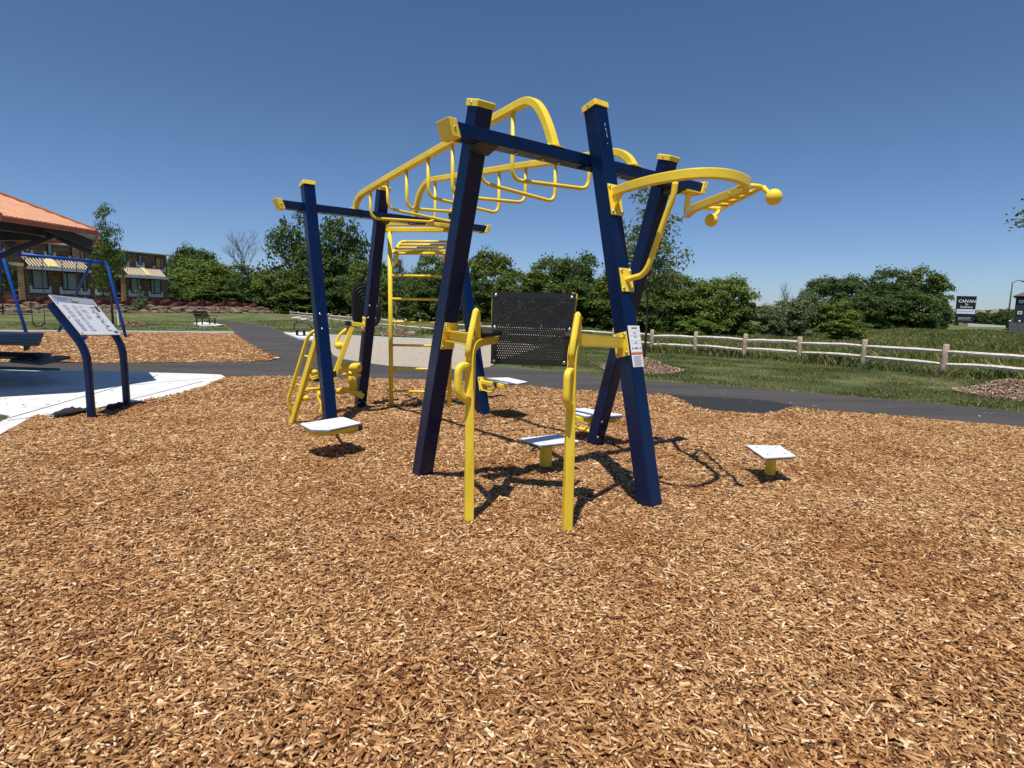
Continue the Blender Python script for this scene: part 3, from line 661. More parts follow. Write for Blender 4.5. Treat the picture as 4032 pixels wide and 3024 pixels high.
# ---- dip and knee-raise station with black back pad
F1 = G(1846, 2056); F2 = G(2232, 2096)
E1 = (F2 - F1).normalized(); NN = Vector((-E1.y, E1.x, 0))
def DP(i, s, n, z): return (F1, F2)[i] + E1 * s + NN * n + CZ * z
for i in range(2):
    path = [DP(i, 0, 0, -0.15), DP(i, 0, 0, 0.3), DP(i, 0, 0, 0.6), DP(i, 0, 0.0, 0.85)] + fillet([DP(i, 0, 0.0, 0.9), DP(i, 0.0, 0.005, 1.17), DP(i, 0.02 - 0.01 * i, 0.16, 1.19 + 0.03 * i), DP(i, 0.03 - 0.06 * i, 0.50, 1.19 + 0.03 * i)], 0.16, 7)
    tw = [0.55 - 0.75 * min(1, k / 4.0) for k in range(len(path))]
    b = MB(); b.sweep(path, rrect(0.058, 0.058, 0.006, 2), up=NN, smooth=False, twist=[R(28) if k < 2 else R(28) * max(0, 1 - (k - 1) / 3.0) for k in range(len(path))])
    dpost = b.build('dip_station_post', YL, FR)
    sx = -0.046 if i == 0 else -0.014; zo = 0.055 if i == 0 else 0.045
    hp = fillet([DP(i, 0.0, -0.02, 0.99 + zo), DP(i, sx, -0.095, 0.985 + zo), DP(i, sx, -0.10, 0.81 + zo), DP(i, 0.0, -0.02, 0.765 + zo)], 0.075, 7)
    b = MB(); b.sweep(hp, rrect(0.042, 0.050, 0.014, 3), smooth=True); b.build('lower_handle', YL, dpost)
    lx = 0.012 if i == 0 else 0.012
    hp = fillet([DP(i, -0.004, -0.045, 1.10), DP(i, lx * 0.3, -0.04, 1.20), DP(i, lx * 1.5, 0.05, 1.395 - 0.012 * i), DP(i, lx * 1.8, 0.085, 1.375 - 0.012 * i), DP(i, lx * 1.8, 0.10, 1.19)], 0.06, 6)
    b = MB(); b.sweep(hp, rrect(0.034, 0.034, 0.010, 3), smooth=True); b.build('upper_handle', YL, dpost)
    for z, nn_ in ((1.12, -0.032), (1.06, -0.032)): bolt(dpost, DP(i, 0, nn_, z), -NN, 0.009, 0.006)
    cc = G(1912, 1309, 1.245) if i == 0 else G(2277, 1322, 1.235)
    cb = MB(); cb.box(cc, E1 * 0.088, NN * 0.13, CZ * 0.024); cb.build('elbow_cushion', M['black'], dpost, bevel=0.02)
# side arms bolted to the two near posts
pa = face(A, 1769, 1322, 'v'); pb2 = PU(2457, 1350, B['u'])
faceplate(A, pa.z - 0.10, pa.z + 0.10, 'v', w=0.115); faceplate(B, pb2.z - 0.085, pb2.z + 0.085, 'u')
for p0, p1 in ((pa, DP(0, 0.0, 0.08, 1.205)), (pb2, DP(1, 0.03, 0.10, 1.222))):
    t = (p1 - p0).normalized(); sd = t.cross(CZ).normalized(); b = MB()
    for (c, h1, h2) in ((0.0, sd * 0.004, CZ * 0.036), ):
        b.box((p0 + p1) / 2, (p1 - p0) / 2, sd * 0.004, CZ * 0.036)
    for zz in (-0.036, 0.036): b.box((p0 + p1) / 2 + CZ * zz + sd * 0.018, (p1 - p0) / 2, sd * 0.022, CZ * 0.004)
    b.build('side_arm', YL, FR)
# perforated pad
PO = F1 + NN * 0.56
def QP(px, py): return PP(px, py, PO, NN)
pq = [QP(1941, 1147), QP(2270, 1156), QP(2236, 1443), QP(1934, 1432)]
def holeboard(q, nx_, nz_, rr, th):
    b = MB(); mx, mz = 0.075, 0.075
    def P(s, t, o=0.0): return (q[0].lerp(q[1], s)).lerp(q[3].lerp(q[2], s), t) + NN * o
    Wd = (q[1] - q[0]).length; Hd = (q[3] - q[0]).length
    # rim
    rim = [(0, 0, 1, mz), (0, 1 - mz, 1, 1), (0, mz, mx, 1 - mz), (1 - mx, mz, 1, 1 - mz)]
    for s0_, t0_, s1_, t1_ in rim:
        c = [P(s0_, t0_, -th), P(s0_, t1_, -th), P(s1_, t1_, -th), P(s1_, t0_, -th)]; b.add(c, [(0, 1, 2, 3)])
    cs = (1 - 2 * mx) / nx_; cz = (1 - 2 * mz) / nz_
    K = 8
    for j in range(nz_):
        for i in range(nx_):
            s0_ = mx + i * cs; t0_ = mz + j * cz; cxs = s0_ + cs / 2; czs = t0_ + cz / 2
            hole = not (j % 2 == 1 and False)
            ou = []; inn = []; back = []
            jx = 0.22 * cs * (1 if j % 2 else -1)
            for k in range(K):
                a = 2 * math.pi * (k + 0.5) / K
                ca, sa = math.cos(a), math.sin(a); m_ = max(abs(ca), abs(sa))
                if k in (0, 3, 4, 7) or True:
                    ox = cxs + cs / 2 * (ca / m_); oz = czs + cz / 2 * (sa / m_)
                ou.append(P(ox, oz, -th)); inn.append(P(cxs + jx + rr / Wd * ca, czs + rr / Hd * sa, -th)); back.append(P(cxs + jx + rr / Wd * ca, czs + rr / Hd * sa, 0))
            corners = [P(s0_ + cs, t0_ + cz, -th), P(s0_, t0_ + cz, -th), P(s0_, t0_, -th), P(s0_ + cs, t0_, -th)]
            vs = ou + inn + back + corners
            fs = []
            for k in range(K):
                k2 = (k + 1) % K; fs.append((k, K + k, K + k2, k2)); fs.append((K + k, 2 * K + k, 2 * K + k2, K + k2))
            for ci, (k, k2) in enumerate(((0, 1), (2, 3), (4, 5), (6, 7))): fs.append((k, k2, 3 * K + ci))
            b.add(vs, fs)
    for i in range(4):
        a_, c_ = q[i], q[(i + 1) % 4]; b.add([a_ - NN * th, c_ - NN * th, c_, a_], [(0, 1, 2, 3)])
    return b
pad = holeboard(pq, 29, 26, 0.0050, 0.017).build('back_pad', M['hdpe'], FR)
for s, t in ((0.045, 0.05), (0.955, 0.055), (0.04, 0.49), (0.97, 0.49), (0.045, 0.95), (0.95, 0.95)):
    bolt(pad, (pq[0].lerp(pq[1], s)).lerp(pq[3].lerp(pq[2], s), t) - NN * 0.014, -NN, 0.013, 0.012)
for x0_, x1_ in ((1936, 1952), (2252, 2274)):
    b = MB(); b.prism([PP(x0_, 1150, PO + NN * 0.012, NN), PP(x1_, 1150 + (8 if x0_ > 2000 else 0), PO + NN * 0.012, NN), PP(x1_ - (30 if x0_ > 2000 else 4), 1380, PO + NN * 0.012, NN), PP(x0_ - (30 if x0_ > 2000 else 2), 1380, PO + NN * 0.012, NN)], NN * 0.03); b.build('pad_bracket', YL, pad)
for i in range(2):
    p1 = DP(i, 0.03 - 0.06 * i, 0.50, 1.19); p0_ = PO + E1 * (0.16 if i == 0 else (F2 - F1).length - 0.02) + CZ * 1.19

# ---- climbing ladder under the far beam
LA, LB_ = G(1541, 1601), G(1769, 1607)
ln_ = vplane(LA, LB_)
LP = lambda px, py: PP(px, py, LA, ln_)
lad_top = LP(1541, 912).z
for f_, tx in ((LA, 1542), (LB_, 1768)):
    MB().tube([f_ - CZ * 0.1, Vector((f_.x, f_.y, lad_top))], 0.031, 16).build('ladder_rail', YL, FR)
for y in (1085, 1176.5, 1267.5, 1358.5, 1450, 1539):
    z = LP(1541, y).z
    MB().tube([Vector((LA.x, LA.y, z)), Vector((LB_.x, LB_.y, z))], 0.017, 12).build('ladder_rung', YL, FR)
z = LP(1541, 906).z
MB().bar([LP(1515, 905), LP(1782, 905)], 0.06, 0.062).build('ladder_top_bar', YL, FR)
ld = (LB_ - LA).normalized(); fd = Vector((-ld.y, ld.x, 0))
zc = z + 0.035; cL, cR = LP(1455, 898), LP(1880, 900)
MB().bar(fillet([Vector((cL.x, cL.y, zc)) + fd * 0.25, Vector((LA.x, LA.y, zc)) + ld * 0.12 - fd * 0.35, Vector((LB_.x, LB_.y, zc)) - ld * 0.1 - fd * 0.35, Vector((cR.x, cR.y, zc)) + fd * 0.25], 0.05, 4), 0.05, 0.05).build('swept_grip_bar', YL, FR)
# bowed slat back rest on the ladder
rl = MB(); lefts = []
for k, (yy_, xl, n_) in enumerate(((951, 1596, -0.03), (964, 1570, -0.10), (976, 1563, -0.17), (988, 1552, -0.25), (998, 1556, -0.31))):
    o_ = LA + fd * n_; a_ = PP(xl, yy_, o_, ln_); c_ = PP(1762, yy_ + 1, o_, ln_); rl.tube([a_, c_], 0.0175, 12); lefts.append(a_)
pl = [lefts[0] + ld * 0.02, PP(1580, 954, LA + fd * -0.06, ln_), lefts[1], lefts[2], PP(1551, 987, LA + fd * -0.25, ln_), PP(1549, 994, LA + fd * -0.29, ln_), lefts[4]]
rl.tube(spline(pl, 5), 0.02, 12)
rl.tube(spline([lefts[4] + ld * 0.04, PP(1563, 1015, LA + fd * -0.24, ln_), PP(1558, 1033, LA + fd * -0.12, ln_), PP(1546, 1046, LA, ln_)], 5), 0.019, 10)
rl.tube(spline([PP(1752, 998, LA + fd * -0.31, ln_), PP(1746, 1015, LA + fd * -0.24, ln_), PP(1752, 1033, LA + fd * -0.12, ln_), PP(1765, 1046, LA, ln_)], 5), 0.019, 10)
rl.build('slatted_back_rest', YL, FR)

# ---- step boards bolted to the posts
def board(name, corners, parent, th=0.022, label=None):
    q = [Vector(c) for c in corners]; c0_ = sum(q, Vector((0, 0, 0))) / len(q)
    b = MB(); b.prism(fillet(q + [q[0], q[1]], 0.03, 4)[1:-1][:len(q) * 5], CZ * -th * 0.35)
    lower = [p - CZ * th * 0.35 for p in q]
    o = b.build(name, M['white_board'], parent)
    e_ = MB(); e_.prism([p + (c0_ - p).normalized() * 0.002 - CZ * th * 0.36 for p in q], CZ * -th * 0.64); e_.build('board_core', M['grey_edge'], o)
    for p in q:
        pp_ = p.lerp(c0_, 0.32); sc = MB(); sc.sweep([pp_, pp_ + CZ * 0.0015], circ(0.011, 10), smooth=False); sc.build('screw', M['steel'], o)
    return o
# far-left post step
zs = 0.30
cs = [G(1180, 1668, zs), G(1224, 1691, zs), G(1296, 1692, zs), G(1424, 1665, zs), G(1350, 1641, zs)]
board('step_board', cs, FR)
c0_ = G(1413, 1676, zs - 0.05)
b = MB(); b.prism([p - CZ * 0.024 + (G(1310, 1667, zs) - p) * 0.12 for p in (cs[0], cs[1], cs[2], cs[3], cs[4])], -CZ * 0.04); b.build('step_tray', YL, FR)
b = MB(); b.tube(fillet([G(1395, 1668, zs - 0.05), G(1403, 1700, 0.19), G(1340, 1702, 0.17), W(2.30, 6.20, 0.10)], 0.06, 5), 0.017, 12); b.build('step_strut', YL, FR)
b = MB(); b.box(G(1411, 1681, zs - 0.06), CU * 0.03, CV * 0.03, CZ * 0.03); b.build('rubber_stop', M['black'], FR)
# far-middle post step (bracket, arm and strut visible)
zf = face(F, 1900, 1490, 'v').z
fq = [G(1905, 1487, zf), G(1990, 1510, zf), G(2015, 1510, zf), G(2078, 1503, zf), G(2005, 1487, zf)]
board('step_board', [G(1900, 1488, zf), G(1992, 1509, zf), G(2040, 1510, zf), G(2078, 1503, zf), G(2000, 1486, zf)], FR)
faceplate(F, zf - 0.16, zf + 0.02, 'v')
a0 = W(F['u'] + 0.065, F['v0'] + F['k'] * zf, zf - 0.045); dirv = (G(2078, 1503, zf) - G(1903, 1488, zf)); dirv.z = 0; dirv = -CV
b = MB(); b.bar([a0, a0 + dirv * 0.52], 0.06, 0.05); b.build('step_arm', YL, FR)
b = MB(); b.tube(fillet([a0 - CZ * 0.10, a0 + dirv * 0.24 - CZ * 0.12, a0 + dirv * 0.34 - CZ * 0.02], 0.06, 5), 0.015, 12); b.build('step_strut', YL, FR)
b = MB(); b.box(a0 + dirv * 0.36, CU * 0.034, CV * 0.028, CZ * 0.028); b.build('rubber_stop', M['black'], FR)
# step behind the near far-right post
ze = 0.30
eq = [G(2217, 1613, ze), G(2266, 1636, ze), G(2437, 1641, ze), G(2455, 1632, ze), G(2300, 1606, ze)]
board('step_board', [G(2217, 1613, ze), G(2300, 1637, ze), G(2437, 1641, ze), G(2455, 1632, ze), G(2300, 1606, ze)], FR)
b = MB(); b.prism([p - CZ * 0.024 + (G(2335, 1625, ze) - p) * 0.1 for p in eq], -CZ * 0.045); b.build('step_tray', YL, FR)
b = MB(); b.tube([G(2225, 1668, 0.17), G(2345, 1706, 0.14)], 0.017, 10); b.tube([G(2345, 1650, 0.25), G(2300, 1690, 0.15)], 0.015, 10); b.build('step_strut', YL, FR)

# ---- inclined climbing bench between the two far-left posts
def dep(top, bot, pt, pb_, px, py):
    k = (py - pt[1]) / (pb_[1] - pt[1]); return PY(px, py, top.y + (bot.y - top.y) * k)
bt1 = PV(1251, 1323, 6.62); bb1 = G(1150, 1665)
bt2 = PV(1386, 1287, 7.38); bb2 = G(1263, 1627)
b = MB(); b.bar([bb1 + (bb1 - bt1).normalized() * 0.08, bt1], 0.06, 0.06); b.build('bench_side_rail', YL, FR)
b = MB(); b.bar([bb2 + (bb2 - bt2).normalized() * 0.08, bt2], 0.06, 0.06); b.build('bench_side_rail', YL, FR)
d1 = lambda x, y: dep(bt1, bb1, (1251, 1323), (1150, 1665), x, y)
d2 = lambda x, y: dep(bt2, bb2, (1386, 1287), (1263, 1627), x, y)
b = MB(); b.tube(fillet([d1(1252, 1295), d1(1214, 1318), d1(1132, 1582), d1(1149, 1630)], 0.08, 6), 0.021, 12)
for (p, q) in (((1198, 1397), (1221, 1410)), ((1162, 1509), (1187, 1520))): b.tube([d1(*p), d1(*q)], 0.015, 10)
b.build('grab_rail', YL, FR)
b = MB(); b.tube(fillet([d2(1372, 1289), d2(1336, 1319), d2(1325, 1345), d2(1322, 1365)], 0.06, 6), 0.02, 12)
b.tube(fillet([d2(1298, 1440), d2(1272, 1480), d2(1249, 1555), d2(1263, 1590), d2(1275, 1600)], 0.07, 6), 0.02, 12); b.build('grab_rail', YL, FR)
for (x, y, r, f_) in ((1240, 1464, 0.04, d1), (1207, 1566, 0.044, d1), (1336, 1361, 0.056, d2), (1267, 1551, 0.048, d2)):
    c_ = f_(x, y); b = MB(); b.ball(c_, r, 12, 0.9); b.tube([c_, f_(x - 14 if f_ is d1 else x + 12, y + 10)], 0.018, 8); b.build('grip_ball', YL, FR)
yy = 7.55
b = MB(); b.prism([PY(1228, 1500, 6.9), PY(1240, 1482, 7.0), PY(1275, 1478, 7.1), PY(1276, 1502, 7.1), PY(1240, 1503, 6.9)], Vector((0.05, 0.35, 0.02))); b.build('bench_seat', M['hdpe'], FR)
b = MB()
for k in range(3): b.tube([PY(1213, 1500 - 9 * k, 6.75 + 0.03 * k), PY(1270, 1480 - 8 * k, 7.15)], 0.016, 8)
b.tube([PY(1206, 1533, 6.9), PY(1280, 1530, 7.3)], 0.02, 8); b.build('bench_slats', YL, FR)
T = 7.75
b = MB(); b.tube([PY(1330, 1446, T), PY(1421, 1446, T)], 0.062, 18); b.build('roller', YL, FR)
b = MB(); b.tube([PY(1376, 1452, T), PY(1394, 1532, T)], 0.052, 16); b.build('roller_post', YL, FR)
b = MB(); b.tube(fillet([PY(1320, 1541, T), PY(1378, 1536, T), PY(1430, 1562, T)], 0.05, 4), 0.04, 14); b.build('roller_base', YL, FR)
b = MB(); b.tube([PY(1352, 1474, T - 0.1), PY(1420, 1478, T - 0.1)], 0.02, 8); b.ball(PY(1350, 1474, T - 0.1), 0.026, 8); b.build('roller_handle', YL, FR)
# arm from the far post
da = PU(1437, 1281, D['u']); db = Vector(bt2) + CZ * 0.04
b = MB(); b.bar([da, db], 0.05, 0.055); b.build('bench_arm', YL, FR)
faceplate(D, da.z - 0.09, da.z + 0.09, 'u', w=0.10)
b = MB(); t = (db - da).normalized(); b.box(db + t * 0.05, t * 0.035, t.cross(CZ).normalized() * 0.03, CZ * 0.032); b.build('rubber_stop', M['black'], FR)
# grooved lumbar pad behind the far post
pc = PV(1445, 1203, 7.62); b = MB()
un, vn_ = CU, CZ
def rr_poly(w, h, r, c):
    return [c + CU * x + CZ * y for x, y in rrect(w, h, r, 5)]
b.prism(rr_poly(0.42, 0.60, 0.15, pc), CV * 0.03)
for k in range(1, 6):
    s_ = 1 - k * 0.15
    poly = rr_poly(0.42 * s_, 0.60 * s_, 0.15 * s_, pc - CV * 0.006); b.tube(poly + poly[:1], 0.006, 6)
b.build('grooved_back_pad', M['hdpe'], FR)
for pst, pix in ((C, ((1260, 1237), (1294, 1239), (1268, 1295), (1301, 1296))), (D, ((1455, 1203), (1483, 1204), (1450, 1251), (1478, 1252), (1421, 1541), (1446, 1541), (1415, 1585), (1441, 1584))), (Epost, ((2370, 1661), (2353, 1721)))):
    for p in pix: bolt(pst['o'], face(pst, *p, 'v'), -pst['n'], 0.014, 0.012)

# ---- two free-standing step boards on short yellow posts
def step_post(corners, base, z, label, s=0.10):
    r = empty('step_platform', Vector((base.x, base.y, 0)), label, 'step platform', 'white step boards on short yellow posts')
    b = MB(); b.bar([base - CZ * 0.12, Vector((base.x, base.y, z - 0.022))], s, s, up=CU); b.build('leg', YL, r)
    q = [Vector(c) for c in corners]
    b = MB(); b.prism(fillet(q + [q[0], q[1]], 0.035, 4)[1:-1][:20], -CZ * 0.008); o = b.build('step_board', M['white_board'], r)
    c0_ = sum(q, Vector((0, 0, 0))) / 4
    b = MB(); b.prism([p + (c0_ - p).normalized() * 0.006 - CZ * 0.0082 for p in q], -CZ * 0.014); b.build('board_core', M['grey_edge'], o)
    for p in q:
        pp_ = p.lerp(c0_, 0.45); b = MB(); b.sweep([pp_, pp_ + CZ * 0.0015], circ(0.011, 10), smooth=False); b.build('screw', M['steel'], o)
    return r
z1 = 0.24
step_post([G(2935, 1751, z1), G(3010, 1803, z1), G(3137, 1796, z1), G(3070, 1755, z1)], G(3030, 1880), z1, 'square white step board on a short yellow post, alone right of the gym frame', 0.07)
z2 = 0.275
step_post([G(2045, 1726, z2), G(2125, 1753, z2), G(2285, 1737, z2), G(2195, 1709, z2)], G(2148, 1840), z2, 'white step board on a short yellow post, standing between the near blue posts', 0.085)
z3 = 0.24  # third board stands unseen past the right edge, added to cast a shadow
c3 = G(4060, 1950); dx = [G(2935, 1751, z1), G(3010, 1803, z1), G(3137, 1796, z1), G(3070, 1755, z1)]; cc = sum(dx, Vector((0, 0, 0))) / 4
step_post([p - cc + Vector((c3.x + 0.215, c3.y - 0.06, z3)) for p in dx], c3 + Vector((0.215, -0.06, 0)), z3, 'white step board out of view past the right edge, added for the shadow it casts', 0.07)
# ------------------------------------------------------------------ sign board by the concrete pad
def sign_board():
    A1, A2 = G(361, 1643), G(500, 1598)
    r = empty('exercise_sign', (A1 + A2) / 2, 'tilted white exercise instruction board on two bent navy posts', 'sign')
    fl = (A2 - A1).normalized(); n1 = fl; d = Vector((-fl.y, fl.x, 0))
    if d.x > 0: d = -d
    P1 = lambda x, y: PP(x, y, A1, fl)
    P2 = lambda x, y: PP(x, y, A2, fl)
    b1 = P1(338, 1372); tp = P1(180, 1172)
    sl = (tp - b1)
    for A_, b_ in ((A1, b1), (A2, P2(478, 1352))):
        top_ = b_ + sl * (1.0 if A_ is A1 else 1.0)
        low = Vector((A_.x, A_.y, 0)); knee = Vector((A_.x, A_.y, b_.z - 0.02)) + d * 0.005
        path = [low - CZ * 0.1, low + CZ * 0.3] + fillet([low + CZ * 0.5, knee, b_ + sl * 0.9 + (knee - b_) * 0.9], 0.22, 8)[0:]
        b = MB(); b.sweep(path, rrect(0.078, 0.078, 0.02, 3), up=fl, smooth=False); b.build('sign_post', NV, r)
    # board plane: slope direction and the line of the posts
    s_ = sl.normalized(); nn_ = s_.cross(fl).normalized()
    if nn_.z < 0: nn_ = -nn_
    p0 = b1 + nn_ * 0.055
    Q = lambda x, y: PP(x, y, p0, nn_)
    q = [Q(193, 1160), Q(364, 1179), Q(476, 1317), Q(322, 1317)]
    b = MB(); b.prism(q, -nn_ * 0.012); brd = b.build('board', M['sign_white'], r)
    back = [p - nn_ * 0.013 for p in q]
    b = MB(); b.prism(back, -nn_ * 0.02); b.build('board_frame', M['black_metal'], brd)
    for (x0, y0), (x1, y1), (x2, y2) in (((322, 1317), (356, 1318), (342, 1336)), ((328, 1172), (358, 1176), (346, 1160))):
        b = MB(); b.prism([Q(x0, y0) - nn_ * 0.035, Q(x1, y1) - nn_ * 0.035, Q(x2, y2) - nn_ * 0.035], -nn_ * 0.012); b.build('corner_bracket', M['swing_blue'], r)
    off = nn_ * 0.0025
    def st(name, mat, rects, o2=off):
        mb = MB()
        for s0, s1, t0, t1 in rects:
            mb.add([on_quad(q, s0, t0, o2), on_quad(q, s0, t1, o2), on_quad(q, s1, t1, o2), on_quad(q, s1, t0, o2)], [(0, 1, 2, 3)])
        return mb.build(name, mat, brd)
    st('header_band', M['sign_grey'], [(0, 1, 0, 0.165)])
    o3 = nn_ * 0.004
    st('logo_bar', M['ink'], [(0.40, 0.425, 0.04, 0.15), (0.425, 0.55, 0.12, 0.15)], o3)
    cols = []
    rr_ = random.Random(4)
    for c0, n_ in ((0.10, 13), (0.30, 13), (0.46, 7)):
        for k in range(n_):
            t = 0.24 + k * 0.052; 
            for j in range(3):
                if rr_.random() < 0.85: cols.append((c0, c0 + rr_.uniform(0.08, 0.14), t + j * 0.013, t + j * 0.013 + 0.007))
    st('small_print', M['ink_soft'], cols, o3)
    pic = []
    for k in range(16):
        t = 0.24 + k * 0.042; c = 0.745 + 0.03 * math.sin(k * 1.7)
        pic.append((c, c + rr_.uniform(0.03, 0.10), t, t + 0.008)); pic.append((c + 0.02, c + 0.028, t, t + 0.04))
        if k % 3 == 0: pic.append((c - 0.03, c + 0.12, t + 0.012, t + 0.02))
    st('pictogram', M['ink'], pic, o3)
    for k in range(3): st('info_panel', M['ink'], [(0.87, 0.95, 0.20 + k * 0.055, 0.24 + k * 0.055)], o3)
    st('maker_badge', M['ink_blue'], [(0.86, 0.97, 0.90, 0.955)], o3)
    for s, t in ((0.03, 0.19), (0.97, 0.19), (0.03, 0.55), (0.03, 0.96)): bolt(brd, on_quad(q, s, t, nn_ * 0), nn_, 0.012, 0.008)
    # blue lettering in the header
    text('TREKFIT', q, 0.05, 0.36, 0.04, 0.13, M['ink_blue'], brd, o3)
def text(body, q, s0, s1, t0, t1, mat, parent, off, name='lettering', bold=0.0):
    cu = bpy.data.curves.new('lettering', 'FONT'); cu.body = body; cu.offset = bold
    to = bpy.data.objects.new('tmp', cu); COL.objects.link(to)
    dg = bpy.context.evaluated_depsgraph_get(); me0 = to.evaluated_get(dg).to_mesh()
    vs = [v.co.copy() for v in me0.vertices]; fs = [tuple(p.vertices) for p in me0.polygons]
    to.evaluated_get(dg).to_mesh_clear(); bpy.data.objects.remove(to)
    if not vs: return
    x0 = min(v.x for v in vs); x1 = max(v.x for v in vs); y0 = min(v.y for v in vs); y1 = max(v.y for v in vs)
    mb = MB()
    mb.add([on_quad(q, s0 + (s1 - s0) * (v.x - x0) / (x1 - x0), t1 + (t0 - t1) * (v.y - y0) / (y1 - y0), off) for v in vs], fs)
    return mb.build(name, mat, parent)
sign_board()
# lifted edge of the landscape fabric by the sign feet
def cloth(name, pts, h, label, mat):
    b = MB(); n = 14; m = 5
    a, c = G(*pts[0]), G(*pts[1]); d = (c - a); sd = Vector((-d.y, d.x, 0)).normalized() * 0.16
    vs = []
    for i in range(n + 1):
        for j in range(m + 1):
            t = i / n; s_ = j / m
            hh = h * math.sin(math.pi * min(1, t * 1.02)) ** 0.7 * math.sin(math.pi * s_) + 0.045 * abs(mn.noise(Vector((t * 11, s_ * 6, h * 9))))
            vs.append(a + d * t + sd * (s_ - 0.5) * (0.6 + 0.8 * math.sin(math.pi * t)) + CZ * max(0.004, 0.012 + hh))
    b.add(vs, [(i * (m + 1) + j, (i + 1) * (m + 1) + j, (i + 1) * (m + 1) + j + 1, i * (m + 1) + j + 1) for i in range(n) for j in range(m)], True)
    o = b.build(name, mat); sm = o.modifiers.new('thick', 'SOLIDIFY'); sm.thickness = 0.004
    return tag(o, label, 'fabric')
cloth('landscape_fabric', ((203, 1641), (338, 1618)), 0.055, 'crumpled black landscape fabric poking out of the mulch by the left sign post', M['fabric'])
cloth('landscape_fabric', ((425, 1612), (500, 1592)), 0.03, 'low fold of black landscape fabric beneath the right sign post', M['fabric'])

# ------------------------------------------------------------------ pavilion with copper-coloured octagonal roof
def pavilion():
    ze = 2.53
    L = Vector((0.10, 0.34, 0))
    c1 = G(635, 1500) - L * ze; c1.z = ze; c2 = G(340, 1547) - L * ze; c2.z = ze
    mid = (c1 + c2) / 2; e = (c2 - c1); ln = e.length; nrm = Vector((-e.y, e.x, 0)).normalized()
    if nrm.x > 0: nrm = -nrm
    ctr = mid + nrm * (ln / 2 / math.tan(math.pi / 8)); ctr.z = 0
    ctr = ctr - Vector((0.11, 0, 0))
    Rr = (c1 - Vector((0.11, 0, 0)) - ctr).to_2d().length; a0 = math.atan2(c1.y - ctr.y, c1.x - 0.11 - ctr.x)
    sgn = 1
    r = empty('pavilion', ctr, 'open octagonal picnic shelter with copper-coloured ribbed metal roof', 'pavilion')
    rise = 0.78
    copper = simple('copper_metal_roof', (0.78, 0.40, 0.22), 0.4, metal=0.3, var=0.1)
    trim = simple('brown_red_trim', (0.36, 0.12, 0.06), 0.45)
    soff = simple('grey_ribbed_deck', (0.30, 0.29, 0.27), 0.6)
    pts = [ctr + Vector((math.cos(a0 + math.pi / 4 * k), math.sin(a0 + math.pi / 4 * k), 0)) * Rr + CZ * ze for k in range(8)]
    apex = ctr + CZ * (ze + rise)
    for k in range(8):
        p, q_ = pts[k], pts[(k + 1) % 8]; n = 22
        nn_ = (q_ - p).cross(apex - p).normalized()
        if nn_.z < 0: nn_ = -nn_
        b = MB(); low = MB()
        vs = []; e_ = (q_ - p); m_ = (p + q_) / 2; up_ = apex - m_
        # ribbed sheet: corrugation in the profile
        cols = 2 * n
        for i in range(cols + 1):
            t = i / cols; f = 1 - abs(2 * t - 1)
            h_ = 0.009 if i % 2 else 0.0
            base_ = p + e_ * t; top_ = base_ + up_ * f
            vs += [base_ + nn_ * (0.02 + h_), top_ + nn_ * (0.02 + h_), base_ + nn_ * (h_ * 0.9 - 0.004), top_ + nn_ * (h_ * 0.9 - 0.004)]
        fs = []; fl_ = []
        for i in range(cols):
            a_, c_ = 4 * i, 4 * i + 4
            fs += [(a_, c_, c_ + 1, a_ + 1), (a_, a_ + 2, c_ + 2, c_)]; fl_.append((a_ + 2, a_ + 3, c_ + 3, c_ + 2))
        b.add(vs, fs); o = b.build('roof_panel', copper, r)
        low.add(vs, fl_); low.build('roof_deck', soff, o)
        f = MB(); f.prism([p, q_, q_ - CZ * 0.06, p - CZ * 0.06], (m_ - ctr - CZ * ze).normalized() * 0.03); f.build('fascia', trim, r)
        h = MB(); h.bar([p + CZ * 0.03, apex + CZ * 0.05], 0.09, 0.03); h.build('hip_cap', trim, r)
        ra = MB(); ra.bar([p - CZ * 0.12 + (ctr - p).to_3d().normalized() * 0.12, apex - CZ * 0.14], 0.06, 0.14); ra.build('rafter', M['black_metal'], r)
        ins = 0.38; pp_, qq_ = p.lerp(Vector((ctr.x, ctr.y, ze)), ins), q_.lerp(Vector((ctr.x, ctr.y, ze)), ins)
        bm_ = MB(); bm_.bar([pp_ - CZ * 0.02, qq_ - CZ * 0.02], 0.08, 0.16); bm_.build('ring_beam', M['black_metal'], r)
    for k in range(4):
        a = a0 + math.pi / 8 + math.pi / 2 * k
        f = ctr + Vector((math.cos(a), math.sin(a), 0)) * 0.34
        b = MB(); b.bar([f - CZ * 0.1, f + CZ * (ze + 0.15)], 0.15, 0.15); b.build('column', M['black_metal'], r)
        b = MB(); b.bar([f + CZ * 1.95, f + Vector((math.cos(a), math.sin(a), 0)) * 1.0 + CZ * (ze - 0.02)], 0.08, 0.09); b.build('brace', M['black_metal'], r)
pavilion()

